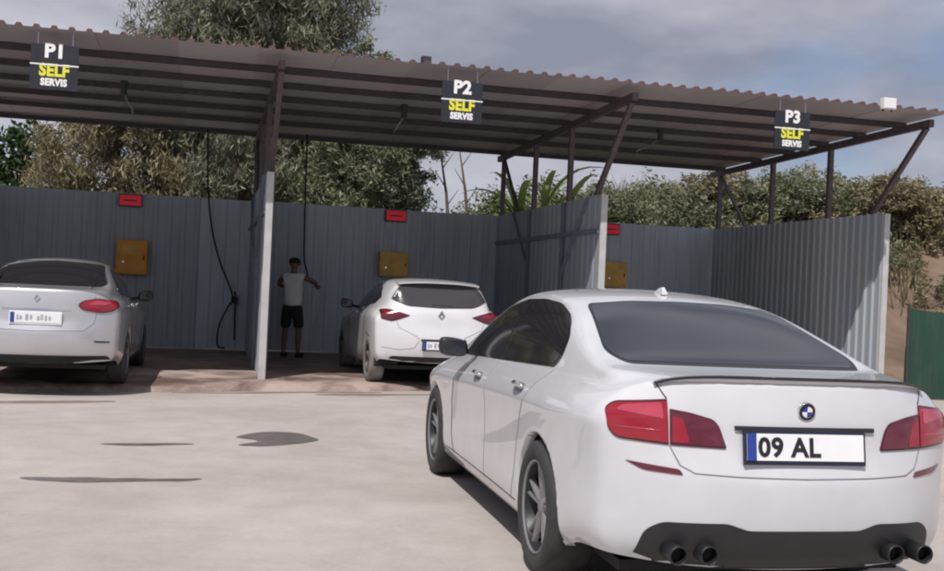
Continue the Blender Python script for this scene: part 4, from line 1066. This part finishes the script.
def skin_mesh(verts, edges, radii, sub=2, rootv=0):
    me = bpy.data.meshes.new('sk'); me.from_pydata(verts, edges, [])
    ob = bpy.data.objects.new('sk', me); col.objects.link(ob)
    md = ob.modifiers.new('skin', 'SKIN'); md.use_smooth_shade = True
    lay = me.skin_vertices[0].data
    for i, r_ in enumerate(radii):
        lay[i].radius = r_ if isinstance(r_, tuple) else (r_, r_)
    lay[rootv].use_root = True
    sd = ob.modifiers.new('sub', 'SUBSURF'); sd.levels = sub; sd.render_levels = sub
    dm = evaluated_mesh(ob); bpy.data.objects.remove(ob); bpy.data.meshes.remove(me)
    return dm

def chain(specs):
    """specs: list of (list of (x,y,z,r), attach index or None) -> verts, edges, radii"""
    V, E_, Rr = [], [], []; idx = []
    for pts, att in specs:
        prev = att; ids = []
        for p in pts:
            V.append(p[:3]); Rr.append(p[3] if len(p) == 4 else (p[3], p[4])); i = len(V) - 1; ids.append(i)
            if prev is not None: E_.append((prev, i))
            prev = i
        idx.append(ids)
    return V, E_, Rr

px_ = P(0.98, 4.55, SLAB)
man = thing('person', 'man in a white top and dark shorts standing left of the white hatchback', 'person', (px_.x - .30, px_.y, SLAB), R(-12))
spine = [(0, 0, .93, .10, .085), (0, .01, 1.10, .125, .095), (0, .015, 1.27, .15, .105), (0, .0, 1.42, .13, .09), (0, -.005, 1.50, .055), (0, .01, 1.565, .052), (0, .02, 1.62, .075, .085), (0, .025, 1.69, .082, .095), (0, .02, 1.745, .055, .07)]
S_ = [(spine, None)]
for sg in (-1, 1):
    S_.append(([(sg * .095, 0, .84, .075), (sg * .115, .015, .66, .078), (sg * .125, .02, .48, .055), (sg * .13, .0, .32, .056), (sg * .135, -.01, .10, .036), (sg * .14, .02, .045, .04), (sg * .15, .12, .03, .034), (sg * .155, .18, .025, .024)], 0))
armR = [(.175, 0, 1.425, .062), (.27, .06, 1.395, .048), (.36, .14, 1.34, .042), (.33, .27, 1.30, .036), (.30, .36, 1.29, .027)]
armL = [(-.175, 0, 1.425, .062), (-.26, .03, 1.37, .048), (-.315, .07, 1.27, .042), (-.20, .20, 1.25, .036), (-.10, .28, 1.27, .027)]
S_.append((armR, 3)); S_.append((armL, 3))
def hand_specs(wrist, d, parent_index):
    d = Vector(d).normalized(); up_ = Vector((0, 0, 1)); sd_ = d.cross(up_).normalized(); w_ = Vector(wrist); sp_ = []
    palm = w_ + d * .05
    return w_, d, sd_, palm
V, E_, Rr = chain(S_)
def add_hand(V, E_, Rr, wi, d, thumb_sign):
    w_ = Vector(V[wi]); d = Vector(d).normalized(); sd_ = d.cross(Vector((0, 0, 1))).normalized(); up_ = sd_.cross(d)
    V.append(tuple(w_ + d * .05)); Rr.append((.038, .018)); E_.append((wi, len(V) - 1)); pi_ = len(V) - 1
    for k, (o_, ln) in enumerate(((-.030, .062), (-.010, .075), (.010, .072), (.029, .055))):
        b = w_ + d * .088 + sd_ * o_; m_ = b + d * ln * .5 - up_ * .012; e_ = m_ + d * ln * .25 - up_ * .030
        prev = pi_
        for p_ in (b, m_, e_):
            V.append(tuple(p_)); Rr.append(.009); E_.append((prev, len(V) - 1)); prev = len(V) - 1
    prev = pi_
    for p_ in (w_ + d * .045 + sd_ * thumb_sign * .045, w_ + d * .075 + sd_ * thumb_sign * .055 - up_ * .02):
        V.append(tuple(p_)); Rr.append(.011); E_.append((prev, len(V) - 1)); prev = len(V) - 1
nsp = len(spine); nl = 8
wiR = nsp + 2 * nl + len(armR) - 1; wiL = wiR + len(armL)
add_hand(V, E_, Rr, wiR, (-.1, .9, -.2), -1); add_hand(V, E_, Rr, wiL, (.35, .8, 0), 1)
link_mesh('body', skin_mesh(V, E_, Rr, 2), M['skin'], man, smooth=True)
V, E_, Rr = chain([([(0, 0, .84, .185, .155), (0, .01, 1.05, .18, .145), (0, .015, 1.25, .195, .145), (0, .0, 1.42, .165, .12), (0, -.003, 1.475, .075)], None), ([(.15, 0, 1.43, .082), (.21, .025, 1.405, .072)], 3), ([(-.15, 0, 1.43, .082), (-.205, .012, 1.395, .072)], 3)])
link_mesh('shirt', skin_mesh(V, E_, Rr, 2), M['shirt'], man, smooth=True)
V, E_, Rr = chain([([(0, 0, .97, .17, .15), (0, 0, .86, .17, .15)], None), ([(.10, 0, .80, .112), (.12, .015, .62, .10), (.125, .02, .50, .098)], 1), ([(-.10, 0, .80, .112), (-.12, .015, .62, .10), (-.125, .02, .50, .098)], 1)])
link_mesh('shorts', skin_mesh(V, E_, Rr, 2), M['shorts'], man, smooth=True)
cap = MB().lathe([(1.69, .108), (1.725, .106), (1.765, .085), (1.785, .045), (1.79, 0)], 20, 'z')
o = cap.build('cap', M['hair'], man, smooth=True); o.location = (0, .02, -.012)
v = [(.10 * math.cos(a) * 1.0, .02 + .10 * math.sin(a), 1.685) for a in [math.pi * (.08 + .84 * k / 10) for k in range(11)]] + [(.115 * math.cos(a), .02 + .19 * math.sin(a), 1.67) for a in [math.pi * (.08 + .84 * k / 10) for k in range(11)]]
MB().add(v, [(k, k + 1, k + 12, k + 11) for k in range(10)]).build('peak', M['hair'], o)
face = MB().add([(-.012, .118, 1.655), (.012, .118, 1.655), (.016, .115, 1.625), (-.016, .115, 1.625), (0, .142, 1.628), (0, .118, 1.685)], [(0, 1, 5), (0, 4, 3), (1, 2, 4), (2, 3, 4), (0, 5, 4), (1, 4, 5)]).build('nose', M['skin'], man)
for sg in (-1, 1):
    e_ = MB().lathe([(-.008, 0), (-.006, .022), (.004, .026), (.008, .015), (.006, 0)], 10, 'x').build('ear', M['skin'], man, smooth=True); e_.location = (sg * .088, .02, 1.655)
    e_ = MB().lathe([(.0, 0), (.004, .009), (-.004, .010)], 8, 'y').build('eye', M['hair'], man); e_.location = (sg * .032, .113, 1.668)
    MB().tube([(sg * .14, -.05, .035), (sg * .142, .02, .04), (sg * .15, .12, .035), (sg * .156, .20, .03)], [.040, .046, .046, .028], 10).build('shoe', M['shorts'], man, smooth=True)
MB().box(-.024, .024, .110, .117, 1.588, 1.594).build('mouth', M['hair'], man)

# ------------------------------------------------------------------ green net fence right of the bays
M['net'] = mat_sheet('green_net', (0.022, 0.062, 0.043), dirt=(0.09, 0.11, 0.085), rough=0.85, amount=0.6)
nf = thing('net_fence', 'low dark green shade-net fence running right from the end of the bays', 'fence', P(10.05, 0.15, 0), A)
for q in range(7):
    nx = 16; nz = 8; v = []; f = []
    rn = random.Random(q)
    for j in range(nz + 1):
        for i in range(nx + 1):
            x = q * 2.0 + 2.0 * i / nx; z = .03 + 1.42 * j / nz
            sag = .05 * math.sin(math.pi * i / nx) * (j / nz) ** 2
            v.append((x, .035 + .03 * math.sin(x * 5 + j * .6) + rn.uniform(-.008, .008), z - sag))
    for j in range(nz):
        for i in range(nx): f.append((j * (nx + 1) + i, j * (nx + 1) + i + 1, (j + 1) * (nx + 1) + i + 1, (j + 1) * (nx + 1) + i))
    MB().add(v, f).build('net_panel', M['net'], nf, smooth=True, fix=False)
for q in range(8): MB().tube([(q * 2.0, 0, 0), (q * 2.0, 0, 1.52)], .025, 8).build('post', M['steel_dark'], nf)

# ------------------------------------------------------------------ plants
M['leaf_tall'] = mat_leaf('grey_green_needles', [(.09, .10, .06), (.165, .175, .115), (.25, .255, .18), (.34, .34, .26)])
M['leaf_dry'] = mat_leaf('olive_tan_leaves', [(.12, .11, .055), (.21, .18, .10), (.29, .25, .155), (.36, .32, .21)])
M['leaf_dark'] = mat_leaf('dark_green_leaves', [(.02, .045, .018), (.04, .08, .03), (.07, .12, .05)])
M['leaf_mid'] = mat_leaf('mid_green_leaves', [(.09, .11, .055), (.155, .175, .095), (.22, .235, .145), (.31, .315, .22)])
M['leaf_fresh'] = mat_leaf('fresh_green_leaves', [(.06, .09, .03), (.12, .16, .05), (.20, .23, .09)])
M['leaf_reed'] = mat_leaf('dry_reed_blades', [(.09, .095, .045), (.16, .145, .075), (.23, .20, .12), (.12, .13, .06)])

def leaves(blobs, n, ln, wd, droop, seed, up_bias=0.0, hollow=.35, per=34):
    """n quads spread through ellipsoid blobs (cx,cy,cz,rx,ry,rz)"""
    g = np.random.default_rng(seed)
    vol = np.array([b[3] * b[4] * b[5] for b in blobs]) ** .8; cnt = g.multinomial(n, vol / vol.sum())
    Cs = []; clump = []
    for b, c in zip(blobs, cnt):
        if c == 0: continue
        # sub-clumps inside each blob give light and dark masses with gaps
        k = max(3, c // per); dv = g.normal(size=(k, 3)); dv /= np.linalg.norm(dv, axis=1)[:, None]
        rad = hollow + (1 - hollow) * g.random(k) ** .6
        cc_ = dv * rad[:, None]
        pick = g.integers(0, k, c)
        p_ = cc_[pick] + g.normal(size=(c, 3)) * .13
        Cs.append(np.array(b[:3]) + p_ * np.array(b[3:6]))
    C = np.concatenate(Cs); m_ = len(C)
    d = g.normal(size=(m_, 3)); d[:, 2] = d[:, 2] * .6 - droop + up_bias; d /= np.linalg.norm(d, axis=1)[:, None]
    s_ = np.cross(d, g.normal(size=(m_, 3))); s_ /= np.linalg.norm(s_, axis=1)[:, None] + 1e-9
    L = ln * (.6 + .8 * g.random(m_))[:, None]; W = wd * (.6 + .8 * g.random(m_))[:, None]
    nrm = np.cross(d, s_) * L * .12
    v = np.stack([C - d * L * .5, C + s_ * W * .5 + nrm, C + d * L * .5, C - s_ * W * .5 + nrm], 1).reshape(-1, 3)
    return v

def quad_mesh(name, v, mat, parent=None):
    n = len(v) // 4
    me = bpy.data.meshes.new(name); me.vertices.add(len(v)); me.vertices.foreach_set('co', v.astype(np.float32).ravel())
    me.loops.add(4 * n); me.loops.foreach_set('vertex_index', np.arange(4 * n, dtype=np.int32))
    me.polygons.add(n); me.polygons.foreach_set('loop_start', np.arange(0, 4 * n, 4, dtype=np.int32)); me.update(calc_edges=True)
    return link_mesh(name, me, mat, parent, fix=False)

def tree(name, label, x, y, h, base, rx, lm, n, seed, ln=.24, wd=.05, droop=.8, group=None, nb=16, trunk_r=.16, cat='tree', lean=0.0, shape='oval'):
    g = random.Random(seed); z0 = terrain_h(x, y)
    t = thing(name, label, cat, (x, y, z0), 0, group)
    MB().tube([(0, 0, -.1), (.06 + lean * .3, .04, h * .3), (-.05 + lean * .6, -.03, h * .6), (lean, 0, h * .93)], [trunk_r, trunk_r * .8, trunk_r * .5, trunk_r * .12], 9).build('trunk', M['bark'], t, smooth=True)
    blobs = []; limbs = MB()
    for k in range(nb):
        f_ = (k + .5) / nb; a = k * 2.399 + g.uniform(-.4, .4); z = base + (h - base) * (f_ ** .9)
        pr_ = (math.sin(math.pi * (.18 + .74 * f_)) if shape == 'oval' else (1.0 - .75 * f_)) * rx * g.uniform(.55, .95)
        c = (lean * f_ + pr_ * math.cos(a) * .72, pr_ * math.sin(a) * .72, z)
        s_ = rx * g.uniform(.34, .52)
        blobs.append((c[0], c[1], c[2], s_, s_, s_ * g.uniform(.75, 1.15)))
        zb_ = max(base * .5, z - pr_ * g.uniform(.5, .9) - .2)
        l_ = MB().tube([(lean * zb_ / h, 0, zb_), (c[0] * .5, c[1] * .5, (zb_ + z) / 2 + .1), c], [trunk_r * .4, trunk_r * .25, trunk_r * .06], 5)
        l_.build('limb', M['bark'], t, smooth=True)
    quad_mesh('crown', leaves(blobs, n, ln, wd, droop, seed), lm, t)
    return t

def at(u, d): return ((u - 472) / 1100.0 * d, d)
x, y = at(206, 27.5); tree('tall_tree', 'tall feathery grey-green tree behind the roof, left of the pair', x, y, 12.5, 1.6, 2.3, M['leaf_tall'], 72000, 11, .24, .035, 1.2, 'tall trees behind the canopy', 40, .24)
x, y = at(292, 28.5); tree('tall_tree', 'tall feathery grey-green tree behind the roof, right of the pair', x, y, 12.0, 1.4, 2.1, M['leaf_tall'], 66000, 12, .24, .035, 1.2, 'tall trees behind the canopy', 40, .24)
x, y = at(112, 25.5); tree('drooping_tree', 'low tan-olive drooping tree behind the wall at the left', x, y, 6.0, 1.6, 1.9, M['leaf_dry'], 26000, 13, .22, .034, 1.3, None, 14, .15)
x, y = at(18, 31); tree('broadleaf_tree', 'small dark green tree behind the wall at the far left', x, y, 5.1, 1.0, 1.7, M['leaf_dark'], 6000, 14, .22, .11, .3, None, 12, .13)
x, y = at(345, 25); tree('olive_tree', 'round grey-green tree behind the wall above the white hatchback', x, y, 6.4, 2.0, 1.9, M['leaf_mid'], 30000, 15, .17, .045, .6, None, 14, .16)
x, y = at(404, 26); tree('olive_tree', 'narrow dark tree behind the wall just right of the round grey-green one', x, y, 6.0, 2.2, 1.0, M['leaf_tall'], 7000, 16, .17, .04, .6, None, 9, .16)
x, y = at(235, 25); tree('drooping_tree', 'dark drooping tree behind the first partition', x, y, 5.6, 1.8, 1.5, M['leaf_tall'], 10000, 17, .22, .034, 1.3, None, 10, .18)

def broad_plant(name, label, x, y, h, nlv, seed, lm, group=None, width=.17, spread=.5):
    g = random.Random(seed); z0 = terrain_h(x, y); t = thing(name, label, 'plant', (x, y, z0), 0, group)
    MB().tube([(0, 0, -.1), (.03, 0, h * .35), (0, .02, h * .55)], [.13, .10, .06], 8).build('stem', M['leaf_fresh'], t, smooth=True)
    for k in range(nlv):
        a = k * 2.399 + g.uniform(-.3, .3); ln_ = h * g.uniform(.28, .46); el = g.uniform(.7, 1.5); z_s = h * g.uniform(.30, .62)
        v = []; f = []; n_ = 8; sd_ = Vector((-math.sin(a), math.cos(a), 0)); p_ = Vector((0, 0, z_s)); e_ = el
        for i in range(n_ + 1):
            w_ = width * .5 * math.sin(math.pi * (.06 + .92 * i / n_)) ** .7
            fold = Vector((0, 0, w_ * .35))
            v += [p_ - sd_ * w_ + fold, p_.copy(), p_ + sd_ * w_ + fold]
            p_ = p_ + Vector((math.cos(a) * math.cos(e_), math.sin(a) * math.cos(e_), math.sin(e_))) * ln_ / n_; e_ -= g.uniform(.10, .30)
        for i in range(n_):
            for q in range(2): f.append((i * 3 + q, i * 3 + q + 1, i * 3 + q + 4, i * 3 + q + 3))
        MB().add(v, f).build('leaf', lm, t, smooth=True, fix=False)
    return t
gb = 'banana-like plants behind the second partition'
for k, (u, d, h, lab) in enumerate(((515, 24.3, 4.3, 'broad-leaved plant behind the second partition, left of three'), (540, 25.2, 4.6, 'broad-leaved plant behind the second partition, middle of three'), (562, 24.6, 4.2, 'broad-leaved plant behind the second partition, right of three'))):
    x, y = at(u, d); broad_plant('broad_leaved_plant', lab, x, y, h * 1.12 - terrain_h(x, y) * .4, 26, 30 + k, M['leaf_fresh'], gb)
x, y = at(470, 25); broad_plant('broad_leaved_plant', 'low broad-leaved plant behind the wall above the saloon mirror', x, y, 3.7, 16, 41, M['leaf_fresh'], gb)
for k, (u, d, h, lab) in enumerate(((440, 26, 4.9, 'thin bare curved sapling above the hatchback roof, left of two'), (459, 26.5, 5.0, 'thin bare curved sapling above the hatchback roof, right of two'))):
    x, y = at(u, d); t = thing('bare_sapling', lab, 'tree', (x, y, terrain_h(x, y)), 0, 'bare saplings behind the wall')
    MB().tube([(.25, 0, 0), (.22, 0, h * .45), (.05, 0, h * .75), (-.18, 0, h)], [.06, .05, .035, .012], 7).build('trunk', M['bark'], t, smooth=True)
    for q in range(4): MB().tube([(.15 - q * .07, 0, h * (.6 + .09 * q)), (.15 - q * .07 + (.25 if q % 2 else -.25), .1, h * (.68 + .09 * q))], [.018, .006], 5).build('limb', M['bark'], t)

# shrubs on and before the bank
shr = [(618, 25, 168, 1.3, 'leaf_mid'), (648, 26, 170, 1.4, 'leaf_mid'), (682, 26.5, 167, 1.5, 'leaf_mid'), (712, 27.5, 164, 1.5, 'leaf_dry'), (742, 27, 168, 1.4, 'leaf_mid'), (776, 28, 164, 1.5, 'leaf_mid'), (806, 27, 160, 1.4, 'leaf_mid'), (838, 28.5, 165, 1.5, 'leaf_dry'), (866, 27, 170, 1.3, 'leaf_dry'), (893, 29, 174, 1.5, 'leaf_dry'), (918, 27, 180, 1.2, 'leaf_dry'), (945, 29, 184, 1.5, 'leaf_dry'), (585, 26.5, 168, 1.3, 'leaf_fresh'), (505, 26.5, 172, 1.2, 'leaf_fresh'), (545, 27, 164, 1.4, 'leaf_fresh'), (468, 27, 188, 1.3, 'leaf_mid')]
names = {'leaf_mid': 'grey-green', 'leaf_fresh': 'fresh green', 'leaf_dry': 'tan-olive', 'leaf_dark': 'dark green'}
where = ['just right of the second partition', 'behind the wall left of the third hose boom', 'behind the middle of the third bay wall', 'behind the corner of the third partition', 'behind the first posts of the third partition', 'behind the second post of the third partition', 'between the second and third posts of the end partition', 'behind the third post of the end partition', 'behind the slanting end strut', 'on the bank just right of the slanting end strut', 'on the bank above the saloon tail, low one', 'on the bank at the right edge of the picture', 'behind the second partition top', 'behind the broad-leaved plants, left of the pair there', 'behind the broad-leaved plants, right of the pair there', 'below the bare saplings behind the wall']
for k, (u, d, h, r_, lm) in enumerate(shr):
    x, y = at(u, d); z0 = terrain_h(x, y); g = random.Random(70 + k); h = max(.9, (HC + (288.5 + .045 * (u - 472) - h) / 1100 * d - z0) * .97)
    t = thing('shrub', '%s leafy shrub %s' % (names[lm], where[k]), 'shrub', (x, y, z0), 0, 'shrubs on the bank')
    blobs = [(g.uniform(-.5, .5) * r_, g.uniform(-.4, .4) * r_, h * g.uniform(.2, .76), r_ * g.uniform(.4, .6), r_ * g.uniform(.4, .6), min(1.0, h * g.uniform(.22, .34))) for _ in range(10)]
    for q in range(5): MB().tube([(g.uniform(-.1, .1), g.uniform(-.1, .1), -.1), (blobs[q][0] * .6, blobs[q][1] * .6, blobs[q][2] * .6), blobs[q][:3]], [.04, .025, .008], 5).build('stem', M['bark'], t)
    quad_mesh('foliage', leaves(blobs, int(7000 * r_ / 1.3 * h / 2.3), .13, .042, .25, 90 + k), M[lm], t)

# tall reeds and weeds over the bank: nobody could count them
g = np.random.default_rng(5); n = 90000
a_ = g.uniform(1.0, 46, n); b_ = 4.5 + 34 * g.random(n) ** 1.5
V4 = []
o0 = Vector((-2.777, 15.0, 0))
xs_ = o0.x + E1.x * a_ + E2.x * b_; ys_ = o0.y + E1.y * a_ + E2.y * b_
patchy = np.sin(xs_ * .9 + 1.3) * np.sin(ys_ * .7) + np.sin(xs_ * .37 - ys_ * .5)
keep = (g.random(n) < .55 + .35 * patchy) & (a_ > 12.5 + 1.5 * np.sin(b_)) & ((b_ > 8.6) | ((a_ > 10.6) & (b_ > 6.6 + 1.2 * np.sin(a_ * 1.7))))
xs_, ys_ = xs_[keep], ys_[keep]; n = len(xs_)
zs_ = np.array([terrain_h(float(p), float(q)) for p, q in zip(xs_, ys_)]) - .05
hgt = (.35 + .8 * g.random(n)) * (1 + .35 * np.sin(xs_ * 1.1) * np.sin(ys_ * .8)); ang = g.uniform(0, 2 * np.pi, n); lean = g.normal(0, .22, (n, 2)) * hgt[:, None]
wv = np.stack([np.cos(ang), np.sin(ang)], 1) * (.012 + .02 * g.random(n))[:, None]
p0 = np.stack([xs_ - wv[:, 0], ys_ - wv[:, 1], zs_], 1); p1 = np.stack([xs_ + wv[:, 0], ys_ + wv[:, 1], zs_], 1)
tp = np.stack([xs_ + lean[:, 0], ys_ + lean[:, 1], zs_ + hgt], 1); tq = tp + np.concatenate([wv * .25, np.zeros((n, 1))], 1)
md_ = .0
tag(quad_mesh('reeds', np.stack([p0, p1, tq, tp], 1).reshape(-1, 3), M['leaf_reed']), 'dry tan-green reeds and weeds covering the earth bank', 'reeds', kind='stuff')


# undergrowth carpeting the bank between the shrubs, one unbroken mass
g = random.Random(8); blobs = []
for k in range(330):
    a = g.uniform(1.5, 40); b = g.uniform(9.2, 27) if a < 9.5 else g.uniform(7.6, 27)
    p = P(a, b); r_ = g.uniform(.5, 1.1); blobs.append((p.x, p.y, terrain_h(p.x, p.y) + r_ * .3, r_, r_, r_ * g.uniform(.5, .9)))
for k in range(110):
    a = g.uniform(10.4, 19); b = g.uniform(5.6, 13)
    p = P(a, b); r_ = g.uniform(.35, .75); blobs.insert(g.randrange(len(blobs)), (p.x, p.y, terrain_h(p.x, p.y) + r_ * .3, r_, r_, r_ * g.uniform(.5, .9)))
hs = len(blobs) * 2 // 5
tag(quad_mesh('undergrowth', leaves(blobs[:hs], 95000, .13, .042, .2, 301), M['leaf_mid']), 'grey-green undergrowth covering the bank behind the bays', 'undergrowth', kind='stuff')
tag(quad_mesh('undergrowth', leaves(blobs[hs:], 95000, .13, .042, .2, 302), M['leaf_dry']), 'tan-olive dry undergrowth mixed over the bank behind the bays', 'undergrowth', kind='stuff')
